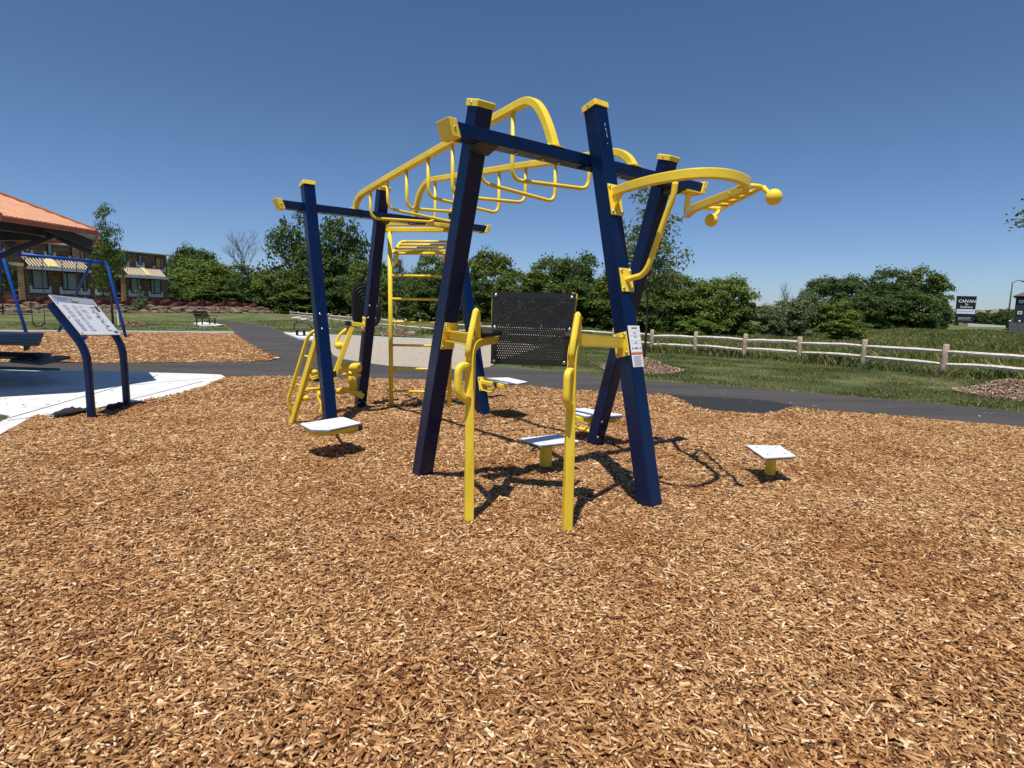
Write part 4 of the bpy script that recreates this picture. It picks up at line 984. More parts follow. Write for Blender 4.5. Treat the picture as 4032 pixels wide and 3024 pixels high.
# ------------------------------------------------------------------ picnic table
def picnic():
    a = G(172, 1312, 0.76)
    r = empty('picnic_table', Vector((a.x - 1.0, a.y - 0.3, 0)), 'black picnic table with attached seats in the shade of the shelter', 'picnic table')
    blk = simple('black_recycled_plank', (0.008, 0.009, 0.012), 0.5, bump=0.15)
    def plank(name, cs, th):
        b = MB(); b.prism([Vector(c) for c in cs], -CZ * th); return b.build(name, blk, r, bevel=0.006)
    tz = 0.76; a = G(172, 1309, tz); b_ = G(168, 1318, tz); w_ = Vector((-2.0, 0.25, 0))
    for k in range(4):
        s0 = a + (b_ - a) * (k * 1.05) * 0.9; s1 = s0 + (b_ - a) * 0.85
        plank('tabletop_plank', [s0, s1, s1 + w_, s0 + w_], 0.05)
    b = MB(); b.bar([a + w_ * 0.12 - CZ * 0.09 + (b_ - a) * 0.2, a + w_ * 0.12 - CZ * 0.09 + (b_ - a) * 3.6], 0.06, 0.08); b.build('crossbar', blk, r)
    sz = 0.45
    c = G(204, 1390, sz); d = G(200, 1399, sz); plank('bench_plank', [c, d, d + w_ * 1.05, c + w_ * 1.05], 0.05)
    d2_ = G(193, 1408, sz); plank('bench_plank', [d + (d2_ - d) * 0.1, d2_, d2_ + w_ * 1.05, d + w_ * 1.05], 0.05)
    q = [G(278, 1402, sz), G(226, 1398, sz), G(100, 1421, sz), G(160, 1427, sz)]
    plank('seat_plank', [q[0], q[0].lerp(q[1], 0.48), q[3].lerp(q[2], 0.48), q[3]], 0.05)
    plank('seat_plank', [q[0].lerp(q[1], 0.52), q[1], q[2], q[3].lerp(q[2], 0.52)], 0.05)
    q = [G(150, 1399, sz), G(100, 1396, sz), G(38, 1416, sz), G(96, 1421, sz)]
    plank('seat_plank', q, 0.05)
    m0 = G(215, 1412, sz - 0.06); b = MB(); b.bar([m0, m0 + Vector((-2.6, 0.35, 0))], 0.07, 0.07)
    b.build('seat_beam', blk, r)
    for dx in (1.0, 2.0):
        f = Vector((a.x - dx - 0.75, a.y - 0.25, 0)); b = MB(); b.bar([f, f + CZ * 0.7], 0.10, 0.10); b.build('table_leg', blk, r)
picnic()

# ------------------------------------------------------------------ swing set
def swings():
    fl = G(114, 1338); fr = G(497, 1327)
    r = empty('swing_set', (fl + fr) / 2, 'royal blue two-seat swing set on the far mulch bed', 'swing set')
    ax = (fr - fl).normalized()
    tl = PY(6, 994, fl.y + 0.9); tr = PY(408, 1034, fr.y + 0.9)
    zt = (tl.z + tr.z) / 2
    BL = M['swing_blue']
    b = MB(); b.tube([tl, tr], 0.06, 16); b.build('top_beam', BL, r)
    bl = Vector((tl.x * 2 - fl.x, tl.y * 2 - fl.y, 0)) + ax * 0.1; br = PY(316, 1172, fr.y + 2.1)
    for t_, f_ in ((tl, fl), (tl, bl)):
        b = MB(); b.tube(fillet([t_ + ax * -0.02, t_ + (f_ - t_) * 0.05, f_ - CZ * 0.1], 0.2, 4), 0.055, 14); b.build('leg', BL, r)
    b = MB(); b.tube(fillet([tr - ax * 0.3, tr + ax * 0.12, fr - CZ * 0.1], 0.35, 6), 0.055, 14); b.build('leg', BL, r)
    fb = br + (br - tr) * ((br.z) / (tr.z - br.z))
    b = MB(); b.tube(fillet([tr - ax * 0.25, tr - ax * 0.45 , fb - CZ * 0.1], 0.2, 6), 0.055, 14); b.build('leg', BL, r)
    px = [86, 154, 229, 291]
    tops = []
    for x in px:
        k = (x - 6) / (408 - 6.0); tops.append(tl.lerp(tr, k))
    for i in (0, 2):
        zb_ = 0.55 if i == 0 else 0.6
        a_, c_ = tops[i], tops[i + 1]
        s0 = Vector((a_.x, a_.y, zb_)) + ax * 0.1; s1 = Vector((c_.x, c_.y, zb_)) - ax * 0.1
        for t_, s_ in ((a_, s0), (c_, s1)):
            b = MB()
            n = 22
            for k in range(n):
                p0_ = t_.lerp(s_, k / n); p1_ = t_.lerp(s_, (k + 0.9) / n); b.tube([p0_, p1_], 0.016, 5)
            b.build('chain', M['black_metal'], r)
            b = MB(); b.box(t_ - CZ * 0.03, ax * 0.05, CU * 0.05, CZ * 0.08); b.build('hanger', M['steel'], r)
        mid = (s0 + s1) / 2 - CZ * 0.14
        b = MB(); path = spline([s0, s0.lerp(mid, 0.5) - CZ * 0.04, mid, s1.lerp(mid, 0.5) - CZ * 0.04, s1], 5)
        b.sweep(path, [(0.10, 0.012), (-0.10, 0.012), (-0.10, -0.012), (0.10, -0.012)], smooth=False); b.build('swing_seat', M['black'], r)
swings()

# ------------------------------------------------------------------ split-rail fence
def fence():
    pts = [(955, 1227), (975, 1231), (1000, 1232), (1027, 1234), (1055, 1236), (1086, 1239), (1114, 1242), (1144, 1245), (1175, 1250), (1209, 1255), (1243, 1260), (1275, 1265), (1305, 1268), (1337, 1272), (1374, 1277), (1414, 1281), (1455, 1286), (1500, 1292), (1548, 1297), (1597, 1303), (1655, 1309), (1719, 1315), (1795, 1321), (1890, 1329), (2000, 1338), (2130, 1347), (2283, 1357), (2414, 1368), (2564, 1382), (2735, 1391), (2929, 1407), (3145, 1421), (3395, 1443), (3710, 1475), (4115, 1512)]
    P = [G(*p) for p in pts]
    P += [P[-1] + (P[-1] - P[-2]) * k for k in (1, 2, 3)]
    r = empty('split_rail_fence', P[-6], 'pale weathered split-rail fence with two rails running along the lawn', 'fence')
    rg = random.Random(5); hs = []
    for i, p in enumerate(P):
        h = 0.76 + rg.uniform(-0.02, 0.03); rad = 0.068
        lean = Vector((rg.uniform(-0.02, 0.02), rg.uniform(-0.02, 0.02), 0))
        b = MB(); n = 6
        path = [p - CZ * 0.15 + lean * 0, p + CZ * 0.2, p + CZ * 0.45 + lean * 0.6, p + CZ * (h - 0.01) + lean, p + CZ * h + lean]
        b.sweep(path, [(x * (1 + rg.uniform(-0.12, 0.12)), y * (1 + rg.uniform(-0.12, 0.12))) for x, y in circ(rad, 9)], scales=[1.1, 1.05, 1, 0.98, 0.75], smooth=True)
        b.build('fence_post', M['post_wood'], r)
    for i in range(len(P) - 1):
        a, c = P[i], P[i + 1]
        for z in (0.56, 0.26):
            z0 = z + rg.uniform(-0.02, 0.02); z1_ = z + rg.uniform(-0.03, 0.03)
            b = MB(); k = 6
            path = [a.lerp(c, t) + CZ * (z0 + (z1_ - z0) * t + rg.uniform(-0.008, 0.008)) for t in (0.0, 0.08, 0.3, 0.5, 0.7, 0.92, 1.0)]
            b.sweep(path, [(0.027, -0.043), (0.042, 0.012), (0.01, 0.056), (-0.038, 0.018), (-0.025, -0.037)], scales=[0.55, 0.85, 1.1, 1.1, 1.1, 0.85, 0.55], smooth=False)
            b.build('fence_rail', M['rail_wood'], r)
    return P
M['post_wood'] = simple('brown_fence_post_wood', (0.40, 0.31, 0.24), 0.85, var=0.35, scale=18, bump=0.5, bscale=40)
FP_ = fence()

# ------------------------------------------------------------------ vegetation
def crown_mesh(name, seed, nclump, nleaf, leaf, shape='round', mat=None):
    nleaf = int(nleaf * 1.5); leaf *= 0.84
    """unit crown: x,y in -0.5..0.5, z 0..1; leaf blades gathered in clumps"""
    rg = np.random.default_rng(seed); C_ = []
    for i in range(nclump):
        for _ in range(60):
            p = rg.uniform(-1, 1, 3)
            if shape == 'round':
                z = (p[2] + 1) / 2; w = math.sqrt(max(0, 1 - (2 * z - 1.0) ** 2)) if z > 0.5 else 0.80 + 0.2 * math.sin(z * math.pi)
                rr = math.hypot(p[0], p[1]) / (w * 0.84 + 1e-6); ok = rr < 1 and rr > 0.25 + 0.4 * rg.random() * (z < 0.75)
            elif shape == 'tall':
                z = (p[2] + 1) / 2; w = math.sin(min(1, (z * 0.9 + 0.12)) * math.pi) ** 0.6; rr = math.hypot(p[0], p[1]) / (w * 0.85 + 1e-6); ok = rr < 1 and z > 0.16
            elif shape == 'young':
                z = (p[2] + 1) / 2; w = (1 - z) ** 0.65 * min(1, (z - 0.2) * 5 if z > 0.2 else 0); rr = math.hypot(p[0], p[1]) / (w * 0.9 + 1e-6); ok = w > 0.03 and rr < 1
            else:
                z = (p[2] + 1) / 2; w = (1 - z); rr = math.hypot(p[0], p[1]) / (w * 0.9 + 0.02); ok = rr < 1
            if ok: break
        C_.append((p[0] * 0.44, p[1] * 0.44, 0.04 + z * 0.88, rg.uniform(0.045, 0.125) if shape != 'young' else rg.uniform(0.04, 0.09)))
    C_ = np.array(C_); wgt = C_[:, 3] ** 2; wgt /= wgt.sum()
    idx = rg.choice(len(C_), nleaf, p=wgt); c = C_[idx]
    d = rg.normal(0, 1, (nleaf, 3)); d /= np.linalg.norm(d, axis=1)[:, None]; d[:, 2] = np.where(d[:, 2] < -0.3, -d[:, 2] * 0.5, d[:, 2])
    rad = c[:, 3] * (0.55 + 0.5 * rg.random(nleaf) ** 0.5) * (1 + 0.22 * rg.normal(0, 1, nleaf))
    pos = c[:, :3] + d * rad[:, None] * np.array([1, 1, 1.0])
    nrm = d + rg.normal(0, 0.55, (nleaf, 3)) + np.array([0, 0, 0.35]); nrm /= np.linalg.norm(nrm, axis=1)[:, None]
    t = np.cross(nrm, rg.normal(0, 1, (nleaf, 3))); t /= np.linalg.norm(t, axis=1)[:, None]; s = np.cross(nrm, t)
    L = leaf * rg.uniform(0.6, 1.35, nleaf)
    v = np.empty((nleaf, 4, 3)); v[:, 0] = pos - t * L[:, None]; v[:, 1] = pos - s * (L * 0.55)[:, None] ; v[:, 2] = pos + t * L[:, None]; v[:, 3] = pos + s * (L * 0.55)[:, None]
    lo = np.percentile(pos, 1.0, axis=0); hi = np.percentile(pos, 99.4, axis=0); k_ = 1.0 / (hi - lo)
    ctr_ = (lo + hi) / 2
    v[:, :, 0] = (v[:, :, 0] - ctr_[0]) * k_[0]; v[:, :, 1] = (v[:, :, 1] - ctr_[1]) * k_[1]; v[:, :, 2] = (v[:, :, 2] - (lo[2] if shape != 'young' else 0)) / (hi[2] - (lo[2] if shape != 'young' else 0))
    v[:, :, 2] = np.maximum(v[:, :, 2], 0.002)
    f = np.arange(nleaf * 4).reshape(-1, 4)
    o = npmesh(name, v.reshape(-1, 3), f, 4, mat or M['leaf_mid']); me = o.data; bpy.data.objects.remove(o); return me
def branches(seed, spread=0.5, levels=4, len0=0.30, r0=0.018, up=0.25, nsplit=3, start=0.0, seg=4):
    """unit branching wood, z 0..1"""
    rg = random.Random(seed); b = MB()
    def grow(p, d, L, r, lv):
        q = p.copy(); path = [p.copy()]; rs = [r]
        for k in range(3):
            d = (d + Vector((rg.uniform(-1, 1), rg.uniform(-1, 1), rg.uniform(-0.6, 1))) * 0.14).normalized(); q = q + d * L / 3; path.append(q.copy()); rs.append(r * (1 - 0.13 * (k + 1)))
        b.sweep(path, circ(1.0, seg + (2 if lv == levels else 0)), scales=rs, smooth=True)
        if lv <= 0: return
        for k in range(nsplit + (1 if rg.random() < 0.4 else 0)):
            a = rg.uniform(0, 2 * math.pi); s_ = rg.uniform(0.6, 1.0) * spread
            nd = (d + Vector((math.cos(a) * s_, math.sin(a) * s_, up * rg.random()))).normalized()
            grow(path[rg.choice((2, 3))], nd, L * rg.uniform(0.62, 0.85), r * 0.55, lv - 1)
    grow(Vector((0, 0, start)), Vector((0, 0, 1)), len0, r0, levels)
    zm = max(v[2] for v in b.v); xm = max(max(abs(v[0]), abs(v[1])) for v in b.v)
    b.v = [(v[0] / xm * 0.5, v[1] / xm * 0.5, v[2] / zm) for v in b.v]
    return b
CM = {}
for k, (sd, ncl, nl, lf, sh) in {'r1': (1, 120, 11000, 0.021, 'round'), 'r2': (2, 95, 10000, 0.022, 'round'), 'r3': (3, 140, 12000, 0.019, 'round'), 'r4': (14, 80, 9500, 0.022, 'round'),
                                'l1': (4, 90, 6500, 0.019, 'tall'), 'l2': (5, 75, 6000, 0.021, 'tall'), 'b1': (6, 60, 6500, 0.028, 'round'), 'b2': (7, 45, 5500, 0.032, 'round'),
                                'y1': (8, 90, 3600, 0.014, 'young'), 'y2': (9, 70, 3000, 0.017, 'young'), 'c1': (10, 90, 5000, 0.022, 'cone')}.items():
    CM[k] = crown_mesh('crown_leaves', sd, ncl, nl, lf, sh)
WM = {}
for k, kw in {'w1': dict(seed=3, spread=0.55, levels=4), 'w2': dict(seed=8, spread=0.7, levels=4), 'dead': dict(seed=12, spread=0.75, levels=5, r0=0.016, nsplit=3, up=0.5, seg=3), 'dead2': dict(seed=21, spread=0.5, levels=4, r0=0.013, seg=3, up=0.6)}.items():
    ob = branches(**kw).build('wood', M['bark_grey'] if 'dead' in k else M['bark']); WM[k] = ob.data; bpy.data.objects.remove(ob)
def meshobj(name, me, mat, parent, loc, scale):
    o = bpy.data.objects.new(name, me); COL.objects.link(o); o.parent = parent; o.location = loc; o.scale = scale
    o.material_slots[0].link = 'OBJECT'; o.material_slots[0].material = mat; return o
def tree(px, wpx, top, D, mat, crown, name, label, cat, group=None, wood='w1', base=None, rot=None, cz0=0.0, sc=1.8232, flat=1.0):
    """px, wpx, top in the 2212-pixel-wide view"""
    p = PY(px * sc, 1230, D); tz = PY(px * sc, top * sc, D).z; z0 = terrain_z(p.x, p.y) if base is None else base
    r = empty(name, Vector((p.x, p.y, z0)), label, cat, group)
    H = (tz - z0); w_ = wpx * sc / CF * D
    rg = random.Random(int(px * 7 + top)); a = rg.uniform(0, 6.28) if rot is None else rot
    r.rotation_euler = (0, 0, a)
    if wood: meshobj('trunk', WM[wood], M['bark'] if 'dead' not in wood else M['bark_grey'], r, (0, 0, 0), (w_ * (0.8 if crown else 1.0), w_ * (0.8 if crown else 1.0), H * (0.9 if crown else 1.0)))
    if crown: meshobj('crown', CM[crown], M[mat], r, (0, 0, H * cz0), (w_, w_, H * (1 - cz0)))
    return r
TL = [
 (420, 96, 537, 150, 'leaf_dark', 'r1', 'round dark green tree standing above the bushes right of the brick-brown houses'),
 (372, 56, 572, 128, 'leaf_dark', 'r2', 'dark green tree at the right end wall of the unfinished houses'),
 (438, 128, 563, 115, 'leaf_lime', 'r3', 'broad yellow-green bushy tree below the round dark tree'),
 (508, 104, 572, 112, 'leaf_mid', 'r4', 'mid green bushy tree left of the bare grey tree'),
 (400, 96, 612, 106, 'leaf_mid', 'b1', 'low green bush right of the unfinished houses'),
 (478, 118, 622, 100, 'leaf_mid', 'b2', 'wide low bush left below the bare grey tree'),
 (548, 92, 598, 104, 'leaf_dark', 'r1', 'dark bushy tree at the foot of the bare grey tree'),
 (352, 56, 606, 90, 'leaf_dark', 'r4', 'dark tree hiding the lower right corner of the unfinished houses'),
 (648, 130, 471, 98, 'leaf_dark', 'l1', 'tallest tree of the tree line, left of the far left blue post'),
 (738, 108, 477, 95, 'leaf_dark', 'l2', 'tall loose tree just right of the far left blue post'),
 (706, 126, 556, 92, 'leaf_dark', 'r2', 'dark tree directly behind the far left blue post'),
 (618, 92, 585, 88, 'leaf_mid', 'r3', 'green tree under the left side of the tallest tree'),
 (588, 62, 588, 86, 'leaf_lime', 'b1', 'small yellow-green tree right of the bare grey tree'),
 (662, 118, 622, 84, 'leaf_mid', 'b2', 'low bushy tree behind the fence left of the far left blue post'),
 (748, 116, 600, 84, 'leaf_dark', 'r4', 'dark green tree between the two far left blue posts'),
 (805, 84, 566, 80, 'leaf_mid', 'r1', 'green tree directly behind the dark far post and round pad'),
 (846, 70, 604, 78, 'leaf_mid', 'b1', 'low green tree left behind the yellow ladder'),
 (888, 60, 592, 74, 'leaf_mid', 'r2', 'small green tree seen through the yellow ladder'),
 (932, 78, 553, 66, 'leaf_mid', 'r3', 'green tree at the right rail of the yellow ladder'),
 (906, 70, 606, 62, 'leaf_dark', 'b2', 'dark low bush behind the yellow ladder'),
 (985, 84, 566, 62, 'leaf_dark', 'r4', 'dark green tree behind the near left blue post'),
 (1052, 104, 546, 60, 'leaf_mid', 'r1', 'green tree just right of the near left blue post'),
 (1030, 84, 604, 56, 'leaf_dark', 'b1', 'dark bush left of the black perforated pad'),
 (1112, 80, 587, 56, 'leaf_mid', 'r2', 'green tree rising over the left part of the black pad'),
 (1192, 108, 560, 50, 'leaf_mid', 'r3', 'green tree rising over the middle of the black pad'),
 (1246, 104, 552, 48, 'leaf_dark', 'r2', 'rounded dark tree rising over the right corner of the black pad'),
 (1158, 108, 592, 46, 'leaf_mid', 'b2', 'low green bush behind the black perforated pad'),
 (1222, 128, 610, 44, 'leaf_dark', 'r4', 'dark bush behind the right edge of the black pad'),
 (1332, 96, 580, 46, 'leaf_mid', 'r1', 'green tree left of the near right blue post'),
 (1296, 90, 628, 42, 'leaf_mid', 'b1', 'low bush between the black pad and near right post'),
 (1398, 104, 590, 42, 'leaf_mid', 'r3', 'green tree just right of the crossing blue posts'),
 (1455, 108, 585, 40, 'leaf_mid', 'r2', 'rounded green tree right of the crossing blue posts'),
 (1424, 128, 632, 38, 'leaf_mid', 'r4', 'low bushy green tree behind the white sticker post'),
 (1496, 84, 622, 37, 'leaf_lime', 'b1', 'yellow-green bush between two rounded trees right of the frame'),
 (1566, 116, 602, 36, 'leaf_lime', 'r1', 'isolated bright green tree at the right end of the middle tree line'),
 (1598, 66, 645, 35, 'leaf_mid', 'b2', 'low green bush at the right foot of the isolated bright tree'),
 (1512, 84, 690, 31, 'leaf_lime', 'b2', 'small bush just behind the fence below the bright trees'),
 (1700, 92, 646, 36, 'leaf_grey', 'r4', 'grey-green shrub below the small bare tree'),
 (1664, 62, 662, 35, 'leaf_grey', 'b1', 'narrow grey-green shrub left below the small bare tree'),
 (1742, 76, 632, 38, 'leaf_grey', 'r3', 'grey-green tree right beside the small bare tree'),
 (1778, 84, 601, 68, 'leaf_dark', 'r1', 'dark tree at the left end of the large right clump'),
 (1842, 112, 598, 68, 'leaf_dark', 'r2', 'dark tree second from left in the large right clump'),
 (1918, 108, 584, 66, 'leaf_dark', 'r3', 'tall rounded tree in the middle of the large right clump'),
 (1988, 96, 585, 66, 'leaf_mid', 'r4', 'tall green tree at the right end of the large clump'),
 (1956, 108, 628, 63, 'leaf_dark', 'r1', 'lower dark tree in front of the large right clump'),
 (1876, 118, 636, 62, 'leaf_dark', 'r2', 'dark low tree in front of the clump middle'),
 (2024, 46, 652, 63, 'leaf_dark', 'b1', 'small dark tree at the right foot of the large clump'),
 (1800, 96, 652, 37, 'leaf_lime', 'b1', 'bright yellow-green bush in front of the right clump'),
 (1836, 80, 690, 33, 'leaf_lime', 'b2', 'low bright bush right behind the fence'),
]
for i, (px, w_, tp, D_, mt, cr, lab) in enumerate(TL):
    tree(px, w_ * (1.14 if px < 1540 else 1.04), tp, D_, mt, cr, 'broadleaf_tree' if not cr.startswith('b') else 'bush', lab, 'tree' if not cr.startswith('b') else 'bush', 'trees beyond the park' if not cr.startswith('b') else 'bushes beyond the park', wood='w1' if i % 2 else 'w2')
tree(550, 150, 490, 102, None, None, 'bare_tree', 'large bare grey tree left of the tallest tree', 'tree', None, 'dead', rot=1.0)
tree(868, 64, 548, 78, None, None, 'bare_tree', 'thin bare branches seen through the upper yellow ladder', 'tree', None, 'dead2', rot=2.0)
tree(1692, 58, 604, 40, None, None, 'bare_tree', 'small bare tree above the grey-green shrubs on the right', 'tree', None, 'dead2', rot=0.3)
# young trees on mulch mounds inside the park
def mound(px, py, w_, h, label, seed, rot=0.0):
    c = G(px, py); b = MB(); rg = np.random.default_rng(seed)
    K, J = 28, 8; vs = []
    for j in range(J + 1):
        t = j / J
        for k in range(K):
            a = 2 * math.pi * k / K; rr = w_ / 2 * t * (1 + 0.10 * mn.noise(Vector((math.cos(a) * 1.5, math.sin(a) * 1.5, seed))))
            z = h * (math.cos(t * math.pi) + 1) / 2 - 0.03 * t + 0.02 * mn.noise(Vector((math.cos(a) * t * 5, math.sin(a) * t * 5, seed + 3.0)))
            vs.append(Vector((c.x + rr * math.cos(a), c.y + rr * math.sin(a), max(z, -0.04))))
    b.add(vs, [(j * K + k, (j + 1) * K + k, (j + 1) * K + (k + 1) % K, j * K + (k + 1) % K) for j in range(J) for k in range(K)], True)
    o = b.build('mulch_mound', M['mound_base']); tag(o, label, 'mulch mound', 'bark mulch mounds on the lawn')
    n = int(min(5200, 1500 * w_ * w_ * (15 / max(c.y, 10)) ** 1.0)); t = np.sqrt(rg.random(n)); a = rg.uniform(0, 2 * np.pi, n)
    rr = w_ / 2 * t * 1.05; z = h * (np.cos(t * np.pi) + 1) / 2 + rg.uniform(0, 0.03, n)
    pos = np.stack([c.x + rr * np.cos(a), c.y + rr * np.sin(a), z], 1)
    s_ = max(1.0, c.y / 16)
    L = rg.uniform(0.015, 0.035, n) * s_; dr = rg.normal(0, 1, (n, 3)); dr[:, 2] *= 0.3; dr /= np.linalg.norm(dr, axis=1)[:, None]
    nm = rg.normal(0, 0.35, (n, 3)) + [0, 0, 1]; sd = np.cross(nm, dr); sd /= np.linalg.norm(sd, axis=1)[:, None]
    v = np.empty((n, 4, 3)); v[:, 0] = pos - dr * L[:, None]; v[:, 1] = pos - sd * (L * 0.4)[:, None]; v[:, 2] = pos + dr * L[:, None]; v[:, 3] = pos + sd * (L * 0.4)[:, None]
    v -= np.array([0, 0, 0])
    oo = npmesh('bark_chips', v.reshape(-1, 3), np.arange(n * 4).reshape(-1, 4), 4, M['mound'], parent=o); oo['kind'] = 'stuff'
    return c
M['mound_base'] = simple('bark_mulch_base', (0.24, 0.165, 0.11), 0.95, var=0.5, scale=25, bump=0.6, bscale=30)
mound(2525, 1452, 1.95, 0.27, 'bark mulch mound on the lawn behind the near right blue posts', 3)
mound(3985, 1552, 1.7, 0.26, 'bark mulch mound at the right edge of the lawn', 4)
mound(1555, 1318, 2.1, 0.32, 'bark mulch mound on the lawn seen through the yellow ladder', 5)
mound(642, 1243, 3.0, 0.5, 'mulch mound around the white-trunked sapling in front of the houses', 6)
mound(520, 1281, 1.7, 0.28, 'low mulch mound right of the swing set', 7)
def young(px, py, topy, wpx, crown, mat, label, thin=0.03, lean=0.0, cz0=0.12):
    c = G(px, py); D_ = c.y; tz = PY(px, topy, D_).z
    r = empty('young_tree', Vector((c.x, c.y, 0)), label, 'young tree', 'staked young trees in the park')
    H = tz; w_ = wpx / CF * D_
    b = MB(); rg = random.Random(px)
    top = c + Vector((lean * H, 0, H * 0.86)); b.sweep([c, c.lerp(top, 0.3) + Vector((0.02, 0, 0)), c.lerp(top, 0.6), top], circ(1, 8), scales=[thin, thin * 0.85, thin * 0.6, thin * 0.2], smooth=True)
    for k in range(11):
        t = 0.28 + 0.055 * k; p = c.lerp(top, t); a = rg.uniform(0, 6.28); l_ = w_ * 0.42 * (1 - t) * 1.5
        b.sweep([p, p + Vector((math.cos(a) * l_ * 0.5, math.sin(a) * l_ * 0.5, l_ * 0.5)), p + Vector((math.cos(a) * l_, math.sin(a) * l_, l_ * 1.3))], circ(1, 5), scales=[thin * 0.35, thin * 0.25, thin * 0.08], smooth=True)
    b.build('trunk', M['bark'], r)
    meshobj('crown', CM[crown], M[mat], r, (lean * H * 0.6, 0, H * cz0), (w_, w_, H * (1 - cz0)))
    return r
young(2535, 1450, 735, 270, 'y1', 'leaf_grey', 'young tree with sparse leaves rising behind the near right blue posts', 0.035, cz0=0.18)
young(445, 1278, 812, 135, 'y1', 'leaf_mid', 'young leafy tree right of the pavilion roof, in front of the houses', 0.07, cz0=0.10)
young(414, 1240, 1040, 62, 'y2', 'leaf_mid', 'small young tree in front of the houses, behind the sign board', 0.05)
young(1560, 1316, 1008, 70, 'y2', 'leaf_grey', 'thin young tree seen through the yellow ladder', 0.025, cz0=0.35)
young(14, 1250, 1015, 110, 'y2', 'leaf_dark', 'young dark tree cut off by the left picture edge', 0.06)
young(4185, 1560, 620, 430, 'y1', 'leaf_mid', 'young tree whose twigs reach in at the right picture edge', 0.035, cz0=0.5)
rc = tree(304, 36, 622, 66, 'leaf_grey', 'c1', 'young_pine', 'small young pine in front of the red silt fence', 'pine tree', None, None, base=-0.03)
# white trunk guard sapling in front of the houses
c = G(643, 1236); r = empty('young_tree', c, 'bare white-wrapped sapling trunk on the mound before the houses', 'young tree', 'staked young trees in the park')
b = MB(); b.sweep([c, c + CZ * 1.3, c + CZ * 2.7, c + Vector((-0.25, 0, 3.0)), c + Vector((-0.9, 0, 3.15))], circ(1, 8), scales=[0.07, 0.065, 0.05, 0.04, 0.02], smooth=True); b.build('trunk', M['white_paint'], r)
c = G(1556, 1312); r = empty('stake', c, 'small white stake on the mound behind the yellow ladder', 'stake'); MB().bar([c, c + CZ * 0.62], 0.05, 0.05).build('stake_shaft', M['white_paint'], r)
c = G(468, 1282); r = empty('stake', c, 'white stake beside the right leg of the swing set', 'stake'); MB().bar([c, c + CZ * 0.9], 0.09, 0.09).build('stake_shaft', M['white_paint'], r)

# grass: lawn blades near the path, tall rough grass beyond the fence, scattered weeds
def blades(name, poly, n, hmin, hmax, wid, mat, label, seed, ybias=1.0, patch=None):
    rg = np.random.default_rng(seed); P = np.array(poly); x0, y0 = P.min(0); x1, y1 = P.max(0)
    x = rg.uniform(x0, x1, n * 4); y = y0 + (y1 - y0) * rg.random(n * 4) ** ybias
    ok = inpoly(x, y, poly) & (np.abs(x) < y * 0.98 + 1.5); x = x[ok][:n]; y = y[ok][:n]; n = len(x)
    h = rg.uniform(hmin, hmax, n)
    if patch:
        pn = np.array([mn.noise(Vector((a * patch, b_ * patch, 0))) for a, b_ in zip(x, y)]); h *= np.clip(0.75 + pn * 1.1, 0.12, 1.6)
    a = rg.uniform(0, 2 * np.pi, n); w_ = wid * np.maximum(1, y / 14) * rg.uniform(0.6, 1.4, n)
    z = np.full(n, -0.04); base = np.stack([x, y, z], 1)
    sd = np.stack([np.cos(a), np.sin(a), np.zeros(n)], 1) * w_[:, None]
    ln_ = rg.normal(0, 0.38, (n, 2)) * h[:, None]
    tip = base + np.stack([ln_[:, 0], ln_[:, 1], h], 1); mid = base + np.stack([ln_[:, 0] * 0.3, ln_[:, 1] * 0.3, h * 0.6], 1)
    v = np.empty((n, 4, 3)); v[:, 0] = base - sd; v[:, 1] = base + sd; v[:, 2] = mid + sd * 0.8; v[:, 3] = tip
    o = npmesh(name, v.reshape(-1, 3), np.arange(n * 4).reshape(-1, 4), 4, mat); return tag(o, label, None, None, 'stuff')
fx = [(p.x, p.y) for p in FP_]
lawn_r = [tuple(p) for p in gxy((2060, 1441), (2280, 1467), (2560, 1496), (2910, 1519), (3280, 1549), (3650, 1581), (4032, 1617), (4500, 1662))] + [(14.5, 12.5)] + [f for f in fx[::-1] if f[1] < 33] + [tuple(p) for p in gxy((1740, 1341), (2010, 1350), (2130, 1368), (2000, 1408))]
blades('lawn_grass', lawn_r, 150000, 0.02, 0.065, 0.0045, M['grass'], 'short mown grass between the path and the fence', 31, 1.15, 0.9)
far_r = [f for f in fx if f[1] < 34] + [(26, 12), (75, 60), (-5, 60)]
blades('tall_grass', far_r, 260000, 0.09, 0.34, 0.0042, M['tallgrass'], 'tall rough grass and weeds beyond the fence', 32, 1.35, 0.35)
lawn_l = [tuple(p) for p in gxy((-300, 1294), (0, 1300), (450, 1303), (905, 1303), (880, 1277), (850, 1262), (962, 1268), (1052, 1282), (1125, 1309), (1240, 1318), (1700, 1338))] + [f for f in fx[::-1] if f[1] >= 32][:20] + [(-62, 80), (-50, 48)]
blades('lawn_grass', lawn_l, 80000, 0.03, 0.10, 0.006, M['grass'], 'short lawn between the swing bed and the far fence', 33, 1.3, 0.4)
strip_ = [(f[0] + 0.15, f[1] + 0.2) for f in fx if f[1] < 34] + [(f[0] - 0.25, f[1] - 0.5) for f in fx[::-1] if f[1] < 34]
blades('fence_weeds', strip_, 26000, 0.10, 0.34, 0.014, M['grass'], 'leafy weeds growing along the foot of the fence', 34, 1.0, 0.8)
edge = [tuple(p) for p in gxy((2290, 1463), (2560, 1491), (2910, 1514), (3280, 1543), (3650, 1576), (4200, 1625), (4200, 1640), (3650, 1586), (3280, 1553), (2910, 1523), (2560, 1500), (2290, 1469))]
blades('dry_thatch', edge, 6000, 0.01, 0.03, 0.009, leafmat('dry_straw', [(0, (0.22, 0.15, 0.08)), (1, (0.50, 0.38, 0.22))], 0.1), 'dry clippings along the edge of the asphalt path', 35)

